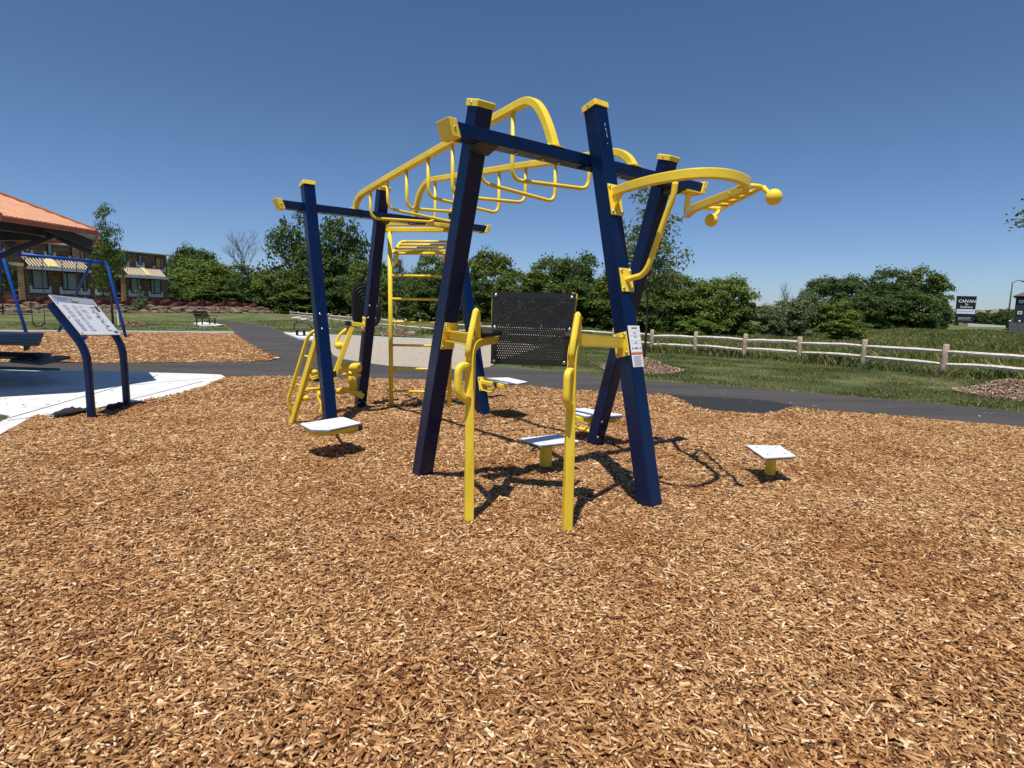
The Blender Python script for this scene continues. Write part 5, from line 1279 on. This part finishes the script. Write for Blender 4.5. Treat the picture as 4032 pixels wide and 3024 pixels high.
# ------------------------------------------------------------------ boulders by the far fence
stone = simple('pale_stone', (0.36, 0.345, 0.31), 0.85, var=0.25, scale=2, bump=0.4, bscale=6)
def rock(c, s, seed, name, label, mat, group):
    b = MB(); rg = random.Random(seed); o3 = Vector((seed * 1.7, 0, 0))
    b.ball((0, 0, 0), 1.0, 6)
    b.v = [tuple(Vector(c) + Vector((v[0] * s[0], v[1] * s[1], v[2] * s[2])) * (1 + 0.35 * mn.noise(Vector(v) * 1.3 + o3))) for v in b.v]
    b.sm = [False] * len(b.sm); o = b.build(name, mat); return tag(o, label, 'boulder', group)
for i, (x, y, s) in enumerate(((1047, 1240, 0.9), (1120, 1248, 0.7), (1170, 1254, 0.9), (1196, 1259, 0.8), (1247, 1264, 0.8), (1278, 1269, 0.6), (1620, 1309, 0.35), (1735, 1318, 0.35), (1830, 1326, 0.3))):
    p = G(x, y); rock((p.x, p.y, -0.05), (s * 0.8, s * 0.6, s * 0.32), i, 'boulder', ['pale flat boulder at the far left end of the fence', 'pale boulder left of the far left post, leftmost of the row', 'pale boulder second in the row left of the blue post', 'pale boulder third in the row left of the blue post', 'pale boulder right behind the left edge of the blue post', 'small pale boulder next to the far left blue post', 'pale boulder in the weeds right of the ladder mound', 'small pale boulder behind the near left blue post', 'small pale boulder at the fence left of the black pad'][i], stone, 'boulders along the fence')

# ------------------------------------------------------------------ park bench and fitness bench in the distance
def bench():
    c = G(800, 1279); r = empty('park_bench', c, 'black slatted park bench seen from the side on a small white pad', 'bench')
    f = Vector((0.95, -0.12, 0)).normalized(); s = Vector((f.y, -f.x, 0)); W_ = 0.75
    for i in range(5):
        a = c + f * (0.05 + 0.095 * i) + CZ * 0.44; MB().box(a, f * 0.04, s * W_, CZ * 0.015).build('seat_slat', M['black_metal'], r)
    for i in range(5):
        a = c + f * (-0.03 - 0.05 * i) + CZ * (0.52 + 0.095 * i); MB().box(a, f * 0.012, s * W_, CZ * 0.04).build('back_slat', M['black_metal'], r)
    for k in (-0.9, 0.9):
        o = s * W_ * k
        MB().bar([c + o + f * 0.02 + CZ * 0.02, c + o + f * 0.02 + CZ * 0.44], 0.10, 0.05).build('leg', M['black_metal'], r)
        MB().bar([c + o + f * 0.42 + CZ * 0.02, c + o + f * 0.42 + CZ * 0.44], 0.10, 0.05).build('leg', M['black_metal'], r)
        MB().tube(fillet([c + o + f * -0.1 + CZ * 0.66, c + o + f * 0.3 + CZ * 0.68, c + o + f * 0.56 + CZ * 0.64, c + o + f * 0.52 + CZ * 0.45], 0.12, 4), 0.022, 8).build('armrest', M['black_metal'], r)
bench()
def sitbench():
    c = G(1205, 1323); r = empty('fitness_bench', c, 'low black outdoor bench with a bent hoop handle beside the curving path', 'fitness bench')
    Y0 = c.y
    a = PY(1148, 1295, Y0); b_ = PY(1262, 1300, Y0 - 0.2); d = (b_ - a); d.z = 0
    b = MB(); b.prism([Vector((a.x, a.y - 0.3, a.z)), Vector((b_.x, b_.y - 0.3, a.z)), Vector((b_.x, b_.y + 0.35, a.z)), Vector((a.x, a.y + 0.35, a.z))], -CZ * 0.05); b.build('bench_top', simple('dark_grey_board', (0.05, 0.06, 0.08), 0.5), r)
    MB().tube(fillet([PY(1157, 1296, Y0), PY(1160, 1269, Y0), PY(1208, 1268, Y0), PY(1240, 1305, Y0)], 0.25, 5), 0.025, 8).build('hoop_handle', M['black_metal'], r)
    for x in (1170, 1198, 1226):
        p = PY(x, 1322, Y0 - 0.1); MB().bar([Vector((p.x, p.y, 0)), Vector((p.x, p.y, a.z - 0.05))], 0.10, 0.10).build('leg', M['black_metal'], r)
sitbench()

# ------------------------------------------------------------------ unfinished townhouses on the left
def houses():
    P0, P1 = Vector((-54, 61, 0)), Vector((-46.7, 78, 0))
    al = (P1 - P0).normalized(); nrm = Vector((al.y, -al.x, 0))   # towards the park
    FPp = lambda x, y: PP(x, y, P0, nrm)
    sz = lambda x, y: ((FPp(x, y) - P0).dot(al), FPp(x, y).z)
    r = empty('townhouse_row', P0 + Vector((0, 0, 1.2)), 'unfinished two-storey brown townhouses with white flashing and bare rafters', 'house')
    wall = simple('brown_sheathing_wall', (0.125, 0.082, 0.045), 0.85, var=0.35, scale=1.3)
    nt = wall.node_tree; bs = nt.nodes['Principled BSDF']
    br = N(nt, 'ShaderNodeTexBrick', Scale=1.0); br.inputs['Mortar Size'].default_value = 0.03; br.inputs['Brick Width'].default_value = 2.4; br.inputs['Row Height'].default_value = 0.45
    br.inputs['Color1'].default_value = (0.23, 0.145, 0.078, 1); br.inputs['Color2'].default_value = (0.165, 0.105, 0.058, 1); br.inputs['Mortar'].default_value = (0.09, 0.06, 0.036, 1)
    tc = N(nt, 'ShaderNodeTexCoord'); mp = N(nt, 'ShaderNodeMapping'); mp.inputs['Rotation'].default_value = (R(90), 0, -math.atan2(al.y, al.x)); nt.links.new(tc.outputs['Object'], mp.inputs['Vector'])
    dt = N(nt, 'ShaderNodeCombineXYZ'); d1_ = N(nt, 'ShaderNodeVectorMath', operation='DOT_PRODUCT'); d1_.inputs[1].default_value = al; sp_ = N(nt, 'ShaderNodeSeparateXYZ')
    nt.links.new(tc.outputs['Object'], d1_.inputs[0]); nt.links.new(tc.outputs['Object'], sp_.inputs[0]); nt.links.new(d1_.outputs['Value'], dt.inputs[0]); nt.links.new(sp_.outputs[2], dt.inputs[1])
    nt.links.new(dt.outputs[0], br.inputs['Vector'])
    no = N(nt, 'ShaderNodeTexNoise', Scale=1.5, Detail=5.0); nt.links.new(tc.outputs['Object'], no.inputs['Vector']); rr_ = ramp(nt, [(0.3, (0.7, 0.7, 0.7)), (0.7, (1.25, 1.2, 1.15))], no.outputs['Fac'])
    mx = N(nt, 'ShaderNodeMix', data_type='RGBA', blend_type='MULTIPLY'); mx.inputs['Factor'].default_value = 1; nt.links.new(br.outputs['Color'], mx.inputs[6]); nt.links.new(rr_.outputs['Color'], mx.inputs[7]); nt.links.new(mx.outputs[2], bs.inputs['Base Color'])
    glass = simple('dusty_window_glass', (0.27, 0.31, 0.30), 0.2, var=0.05); osb = simple('osb_board', (0.50, 0.30, 0.13), 0.8, var=0.3, scale=5)
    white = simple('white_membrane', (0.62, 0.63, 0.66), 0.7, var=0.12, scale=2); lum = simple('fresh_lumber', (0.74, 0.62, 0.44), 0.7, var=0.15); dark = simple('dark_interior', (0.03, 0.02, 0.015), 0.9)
    yel = simple('yellow_insulation_sheet', (0.70, 0.60, 0.26), 0.6)
    s_end, z_top = sz(655, 1006); s0 = -16.0
    zt = lambda s: sz(300, 962)[1] + 0 * s
    ztop = z_top
    def rect(mb, s_a, s_b, za, zb_, o0, o1):
        mb.prism([P0 + al * s_a + nrm * o1 + CZ * za, P0 + al * s_b + nrm * o1 + CZ * za, P0 + al * s_b + nrm * o1 + CZ * zb_, P0 + al * s_a + nrm * o1 + CZ * zb_], nrm * (o0 - o1))
    b = MB(); rect(b, s0, s_end, 0.9, ztop, 0.0, -11.0); b.build('wall', wall, r)
    b = MB(); rect(b, s0, s_end + 0.3, ztop, ztop + 0.10, 0.25, -11.2); b.build('roof', white, r)
    b = MB(); rect(b, s0, s_end, 0.9, 1.45, 0.05, 0.0); b.build('foundation', simple('foundation_concrete', (0.42, 0.41, 0.39), 0.9), r)
    def win(x0, y0, x1, y1, kind, split=0.6, skirt=True):
        sa, zb_ = sz(x0, y0); sb, za = sz(x1, y1)
        w = MB(); t = 0.09
        for (a_, c_, e_, f_) in ((sa, sb, za, za + t), (sa, sb, zb_ - t, zb_), (sa, sa + t, za, zb_), (sb - t, sb, za, zb_), (sa + (sb - sa) * split - t / 2, sa + (sb - sa) * split + t / 2, za, zb_)):
            if split is not None and split > 0 or (a_, c_) != (0, 0): rect(w, a_, c_, e_, f_, 0.10, 0.001)
        o = w.build('window', M['black_metal'], r)
        p = MB(); rect(p, sa + t, sb - t, za + t, zb_ - t, 0.05, 0.002); p.build('pane', osb if kind == 'w' else glass, o)
        if skirt:
            k = MB(); g = 0.30
            rect(k, sa - g, sb + g, za - 0.42, za - 0.01, 0.03, 0.0); rect(k, sa - g, sa - 0.01, za - 0.01, za + 0.35, 0.03, 0.0); rect(k, sb + 0.01, sb + g, za - 0.01, za + 0.3, 0.03, 0.0); k.build('flashing', white, r)
    win(93, 956, 118, 995, 'w', 0.0); win(182, 953, 208, 1005, 'g', 0.0); win(277, 967, 333, 1024, 'w', 0.66); win(374, 985, 424, 1040, 'g'); win(481, 997, 499, 1037, 'g', 0.0)
    win(542, 1002, 560, 1043, 'g', 0.0); win(609, 1013, 644, 1060, 'w', 0.66); win(-30, 945, 8, 990, 'g', 0.5)
    win(122, 1061, 191, 1139, 'g', 0.64); win(241, 1072, 305, 1144, 'g', 0.34); win(322, 1078, 343, 1147, 'g', 0.0); win(380, 1086, 430, 1150, 'g', 0.4); win(511, 1093, 556, 1155, 'g', 0.66); win(590, 1098, 634, 1158, 'g', 0.36)
    for (x0, y0, x1, y1) in ((42, 1056, 76, 1185), (455, 1100, 478, 1180)):
        sa, zb_ = sz(x0, y0); sb, za = sz(x1, y1)
        b = MB(); rect(b, sa, sb, 1.45, zb_, 0.03, 0.001); o = b.build('doorway', dark, r)
        b = MB(); rect(b, sb, sb + 0.55, 1.45, zb_ + 0.3, 0.16, 0.001); b.build('osb_pier', osb, r)
        b = MB(); rect(b, sa - 0.2, sb + 0.6, zb_ + 0.3, zb_ + 0.62, 0.2, 0.001); b.build('lintel', lum, r)
        for zz in (1.9, 2.5): 
            b = MB(); rect(b, sa + 0.1, sb - 0.1, zz, zz + 0.09, 0.08, 0.031); b.build('cross_board', lum, o)
    # porch roofs: bare sloping rafters with a white eave board
    for (x0, x1, yt, yb, yr) in ((88, 322, 1010, 1048, (160, 200)), (478, 626, 1048, 1082, (548, 564))):
        sa, z_hi = sz(x0, yt); sb, _ = sz(x1, yb + 20); z_lo = sz(x0, yb)[1]
        n = 20; out = 1.3
        b = MB()
        for k in range(n + 1):
            s_ = sa + (sb - sa) * k / n
            b.bar([P0 + al * s_ + nrm * 0.02 + CZ * (z_hi - 0.05), P0 + al * (s_) + nrm * out + CZ * (z_lo + 0.02)], 0.07, 0.14)
        b.build('rafters', lum, r)
        b = MB(); rect(b, sa - 0.3, sb + 0.3, z_lo - 0.32, z_lo - 0.02, out + 0.06, out); b.build('eave_board', white, r)
        b = MB(); rect(b, sa - 0.1, sb + 0.1, z_lo - 0.30, z_lo - 0.24, out - 0.01, 0.0); b.build('soffit', wall, r)
        ya, _ = sz(yr[0], yt); yb2, _ = sz(yr[1], yt)
        b = MB(); b.prism([P0 + al * ya + nrm * 0.1 + CZ * (z_hi + 0.03), P0 + al * yb2 + nrm * 0.1 + CZ * (z_hi + 0.03), P0 + al * yb2 + nrm * out + CZ * (z_lo + 0.11), P0 + al * ya + nrm * out + CZ * (z_lo + 0.11)], CZ * 0.03); b.build('insulation_sheet', yel, r)
    # red silt fence and rubble in front
    rg = random.Random(2)
    sf = empty('silt_fence', P0 + nrm * 7 + al * 8, 'sagging dark red silt fence in front of the unfinished houses', 'silt fence')
    red = simple('dark_red_mesh', (0.17, 0.03, 0.032), 0.75, var=0.6, scale=1.2)
    zf = lambda p: terrain_z(p.x, p.y)
    b = MB(); n = 70; vs = []
    for i in range(n + 1):
        p = P0 + al * (-14 + 46 * i / n) + nrm * (6.0 + 0.25 * math.sin(i * 1.3) + 0.2 * mn.noise(Vector((i * 0.7, 0, 0))))
        h = 0.62 + 0.12 * math.sin(i * 0.9) + rg.uniform(-0.08, 0.08)
        vs += [p + CZ * (zf(p) - 0.1), p + nrm * 0.12 * math.sin(i * 2.1) + CZ * (zf(p) + h * 0.5), p + CZ * (zf(p) + h)]
    b.add(vs, [(3 * i + j, 3 * i + 3 + j, 3 * i + 4 + j, 3 * i + 1 + j) for i in range(n) for j in (0, 1)]); o = b.build('mesh_sheet', red, sf); sm = o.modifiers.new('t', 'SOLIDIFY'); sm.thickness = 0.03
    for i in range(0, n + 1, 5):
        p = P0 + al * (-14 + 46 * i / n) + nrm * 6.6; MB().bar([p + CZ * (zf(p) - 0.1), p + CZ * (zf(p) + 1.2)], 0.06, 0.06).build('stake', M['bark'], sf)
    of = empty('debris_fence', G(800, 1226), 'low orange mesh barrier with debris right of the houses', 'barrier')
    org_ = simple('orange_mesh', (0.50, 0.10, 0.04), 0.8, var=0.4, scale=2)
    b = MB(); n = 40; vs = []
    a_, c_ = G(655, 1232), G(965, 1227)
    for i in range(n + 1):
        p = a_.lerp(c_, i / n); vs += [p - CZ * 0.1, p + Vector((0, 0.2 * math.sin(i), 0.5)), p + CZ * (1.0 + 0.25 * mn.noise(Vector((i * 0.8, 3, 0))) + rg.uniform(-0.15, 0.15))]
    b.add(vs, [(3 * i + j, 3 * i + 3 + j, 3 * i + 4 + j, 3 * i + 1 + j) for i in range(n) for j in (0, 1)]); o = b.build('mesh_sheet', org_, of); sm = o.modifiers.new('t', 'SOLIDIFY'); sm.thickness = 0.03
    rub = MB(); soil = simple('red_brown_rubble', (0.16, 0.105, 0.078), 0.95, var=0.6, scale=0.8, bump=0.5, bscale=5)
    for i in range(520):
        if i < 400: p = P0 + al * rg.uniform(-14, 32) + nrm * rg.uniform(6.8, 11.5)
        else: p = a_.lerp(c_, rg.random()) - Vector((0, rg.uniform(-0.5, 1.5), 0))
        s = (0.10 + 0.45 * rg.random() ** 2.5) if i < 400 else rg.uniform(0.15, 0.38); c0 = len(rub.v); rub.ball((0, 0, 0), 1.0, 3)
        for k in range(c0, len(rub.v)):
            v = Vector(rub.v[k]); v = v * (1 + 0.4 * mn.noise(v * 1.4 + Vector((i, 0, 0)))); rub.v[k] = (p.x + v.x * s * 1.4, p.y + v.y * s, terrain_z(p.x, p.y) + 0.1 + v.z * s * 0.7)
    rub.sm = [False] * len(rub.sm)
    tag(rub.build('rubble', soil), 'rows of reddish broken soil and stone before the silt fence', kind='stuff')
houses()

# ------------------------------------------------------------------ right-hand distance: billboard, lamp, dark house, far houses
def billboard():
    Dd = 108; q = [PY(3771, 1165, Dd), PY(3847, 1167, Dd), PY(3833, 1272, Dd), PY(3763, 1270, Dd)]
    c = (q[2] + q[3]) / 2; r = empty('billboard', Vector((c.x, c.y, -0.03)), 'tall black developer billboard with white lettering on two legs', 'billboard')
    bk = simple('billboard_black', (0.008, 0.008, 0.012), 0.5); wh = simple('billboard_white', (0.75, 0.77, 0.85), 0.5)
    b = MB(); b.prism(q, Vector((0, 0.25, 0))); o = b.build('panel', bk, r)
    for t in (0.1, 0.75):
        p = q[3].lerp(q[2], t); MB().bar([Vector((p.x, p.y + 0.1, -0.1)), p + Vector((0, 0.1, 0.1))], 0.3, 0.3).build('leg', bk, r)
    of = Vector((0, -0.02, 0))
    b = MB(); strip(b, q, 0, 1, 0.49, 0.66, of); b.build('white_band', wh, o)
    of = Vector((0, -0.04, 0))
    text('CAIVAN', q, 0.06, 0.95, 0.13, 0.245, wh, o, of, bold=0.02); text('The', q, 0.42, 0.60, 0.275, 0.35, wh, o, of, bold=0.03); text('Conservancy', q, 0.16, 0.84, 0.36, 0.47, wh, o, of, bold=0.02)
    text('theconservancy.caivan.com', q, 0.06, 0.94, 0.54, 0.60, M['ink_blue'], o, of); text('SALES GALLERY', q, 0.10, 0.80, 0.79, 0.85, wh, o, of)
    b = MB(); strip(b, q, 0.10, 0.84, 0.885, 0.90, of); b.build('small_print', M['ink_soft'], o)
billboard()
def lamp():
    Dd = 88; a = PY(3964, 1291, Dd); r = empty('street_lamp', Vector((a.x, a.y, -0.04)), 'tall dark street lamp with curved arm beside the dark house', 'street lamp')
    top = PY(3987, 1113, Dd); dk = simple('dark_lamp_metal', (0.02, 0.022, 0.03), 0.5)
    b = MB(); b.sweep([Vector((a.x, a.y, -0.05)), Vector((a.x, a.y, 2)), Vector((top.x * 0.5 + a.x * 0.5 - (top.x - a.x) * 0.5, a.y, top.z))], circ(1, 10), scales=[0.14, 0.11, 0.08], smooth=True); b.build('pole', dk, r)
    t0 = Vector((a.x, a.y, top.z)); e = t0 + Vector((1.35, 0, 0.28))
    b = MB(); b.tube(spline([t0, t0 + Vector((0.5, 0, 0.25)), t0 + Vector((1.0, 0, 0.36)), e], 4), 0.05, 8); b.build('arm', dk, r)
    b = MB(); b.ball(e + Vector((0.3, 0, -0.06)), 0.3, 8, 0.32); b.build('lamp_head', dk, r)
lamp()
def house(px, wpx, D, ztop, zeave, label, wallc, roofc, dep_=9, windows=(), group=None, name='house'):
    c0h = PY(px, 1250, D); c = Vector((0, 0, c0h.z)); w_ = wpx / CF * D * D / math.hypot(c0h.x, D); r = empty(name, Vector((0, 0, 0)), label, 'house', group)
    wm = simple('siding', wallc, 0.8, var=0.1); rm = simple('shingle_roof', roofc, 0.9, var=0.25, scale=3)
    x0, x1, y0, y1 = c.x - w_ / 2, c.x + w_ / 2, c.y, c.y + dep_
    b = MB(); b.abox(x0, y0, -0.1, x1, y1, zeave); b.build('wall', wm, r)
    o_ = 0.35; ins = min(w_, dep_) * 0.45
    e = [(x0 - o_, y0 - o_, zeave), (x1 + o_, y0 - o_, zeave), (x1 + o_, y1 + o_, zeave), (x0 - o_, y1 + o_, zeave), (x0 + ins, (y0 + y1) / 2, ztop), (x1 - ins, (y0 + y1) / 2, ztop)]
    b = MB(); b.add(e, [(0, 1, 5, 4), (1, 2, 5), (2, 3, 4, 5), (3, 0, 4), (3, 2, 1, 0)]); b.build('roof', rm, r)
    gl = M['pale_pane']
    for (fx, fz, fw, fh) in windows:
        b = MB(); b.abox(x0 + w_ * fx - fw / 2, y0 - 0.06, fz, x0 + w_ * fx + fw / 2, y0 - 0.002, fz + fh); o = b.build('window', M['white_paint'], r)
        b = MB(); b.abox(x0 + w_ * fx - fw / 2 + 0.12, y0 - 0.075, fz + 0.12, x0 + w_ * fx + fw / 2 - 0.12, y0 - 0.062, fz + fh - 0.12); b.build('pane', gl, o)
    r.location = (c0h.x, c0h.y, -0.04); r.rotation_euler = (0, 0, -math.atan2(c0h.x, c0h.y))
M['pale_pane'] = simple('grey_window_pane', (0.10, 0.12, 0.14), 0.2)
house(4085, 190, 72, PY(4085, 1128, 72 + 4).z, PY(4010, 1163, 72).z, 'dark three-storey house at the right picture edge', (0.016, 0.022, 0.038), (0.10, 0.09, 0.085), 10, ((0.12, 2.0, 0.45, 0.4), (0.12, 3.4, 0.45, 0.4), (0.4, 2.0, 1.2, 1.2), (0.7, 2.0, 1.2, 1.2)))
hw = [(3752, 60, 'far brown-roofed house left of the billboard'), (3862, 74, 'far brown-roofed house just right of the billboard'), (3918, 66, 'far brown-roofed house in the middle right of the billboard'), (3965, 60, 'far brown-roofed house behind the street lamp')]
for i, (x, w_, lab) in enumerate(hw):
    house(x, w_, 190 + 6 * (i % 2), PY(x, 1216 + (i % 2) * 3, 195).z, PY(x, 1236, 190).z, lab, (0.30, 0.26, 0.22), (0.20, 0.155, 0.125), 12, ((0.3, 0.9, 1.4, 1.2), (0.7, 0.9, 1.4, 1.2)), 'far houses beyond the field')
house(3012, 66, 118, PY(3012, 1186, 118).z, PY(3012, 1206, 118).z, 'dark house with grey roof between the two tree groups', (0.10, 0.105, 0.115), (0.24, 0.235, 0.24), 10, ((0.25, 1.2, 1.0, 1.0), (0.7, 0.8, 1.4, 1.4)))
def board_fence():
    a = PY(3973, 1300, 52); r = empty('board_fence', Vector((a.x, a.y, -0.04)), 'grey vertical board fence below the dark house', 'fence')
    g = simple('grey_fence_board', (0.10, 0.105, 0.11), 0.8, var=0.2); zt = PY(3973, 1270, 52).z
    for i in range(5):
        x = a.x + i * 0.85; MB().abox(x + 0.08, a.y, -0.1, x + 0.78, a.y + 0.06, zt).build('fence_panel', g, r)
        MB().abox(x - 0.06, a.y - 0.04, -0.1, x + 0.06, a.y + 0.1, zt + 0.06).build('fence_post', g, r)
        MB().ball((x, a.y + 0.03, zt + 0.13), 0.09, 6).build('post_cap', M['white_paint'], r)
board_fence()
def low_wall():
    a, c = PY(3812, 1280, 100), PY(3960, 1285, 96); r = MB()
    r.prism([Vector((a.x, a.y, -0.1)), Vector((c.x, c.y, -0.1)), Vector((c.x, c.y, 0.25)), Vector((a.x, a.y, 0.5))], Vector((0.1, 0.5, 0))); tag(r.build('low_wall', M['white_paint']), 'low white wall right of the billboard legs', 'wall')
low_wall()
def van():
    c = PY(3745, 1272, 170); r = empty('parked_van', Vector((c.x, c.y, 0)), 'white van parked left of the billboard', 'van')
    wh = simple('white_van_paint', (0.75, 0.76, 0.78), 0.3)
    prof = [(-2.4, 0.4), (2.4, 0.4), (2.4, 1.0), (1.7, 1.25), (1.1, 1.95), (-2.35, 2.0)]
    b = MB(); b.prism([Vector((c.x + x, c.y, z)) for x, z in prof], Vector((0, 1.8, 0))); b.build('body', wh, r, bevel=0.05)
    b = MB(); b.prism([Vector((c.x + x, c.y - 0.02, z)) for x, z in ((0.6, 1.25), (1.55, 1.25), (1.05, 1.8), (0.6, 1.8))], Vector((0, 0.01, 0))); b.build('window', M['black_metal'], r)
    for x in (-1.5, 1.55):
        for y in (0.05, 1.75):
            b = MB(); b.tube([Vector((c.x + x, c.y + y - 0.1, 0.34)), Vector((c.x + x, c.y + y + 0.1, 0.34))], 0.34, 16); b.build('wheel', M['black'], r)
van()
# low shrubs and young street trees in front of the far houses, and the far horizon wood
SH = ['low green shrub at the left foot of the billboard', 'green street tree just right of the billboard', 'green street tree second to the right of the billboard', 'green street tree third to the right of the billboard', 'green shrub left of the street lamp', 'green shrub between the lamp and the dark house', 'dark shrub against the dark house']
for i, (x, w_, tp, D_) in enumerate(((2062, 22, 676, 120), (2100, 26, 672, 140), (2118, 24, 674, 138), (2136, 22, 675, 140), (2150, 24, 676, 136), (2164, 26, 672, 120), (2178, 26, 668, 110))):
    tree(x, w_, tp, D_, ['leaf_mid', 'leaf_grey', 'leaf_dark'][i % 3], ['b1', 'b2', 'r1'][i % 3], 'street_tree', SH[i], 'tree', 'street trees by the far houses', None)
def far_wood():
    me = []; rg = np.random.default_rng(5); n = 9000
    x = rg.uniform(-60, 420, n); y = rg.uniform(300, 330, n); hz = np.array([4.2 + 2.6 * mn.noise(Vector((a * 0.02, 0, 0))) + 1.2 * mn.noise(Vector((a * 0.13, 2, 0))) for a in x])
    z = hz * rg.random(n) ** 0.6 * 1.2; d = rg.normal(0, 1, (n, 3)); d /= np.linalg.norm(d, axis=1)[:, None]; t = np.cross(d, rg.normal(0, 1, (n, 3))); t /= np.linalg.norm(t, axis=1)[:, None]; s = np.cross(d, t)
    p = np.stack([x, y, z], 1); v = np.empty((n, 4, 3)); L = 1.3
    v[:, 0] = p - t * L; v[:, 1] = p - s * L * 0.6; v[:, 2] = p + t * L; v[:, 3] = p + s * L * 0.6
    tag(npmesh('far_wood', v.reshape(-1, 3), np.arange(4 * n).reshape(-1, 4), 4, M['leaf_dark']), 'low dark line of distant trees along the horizon', kind='stuff')
far_wood()
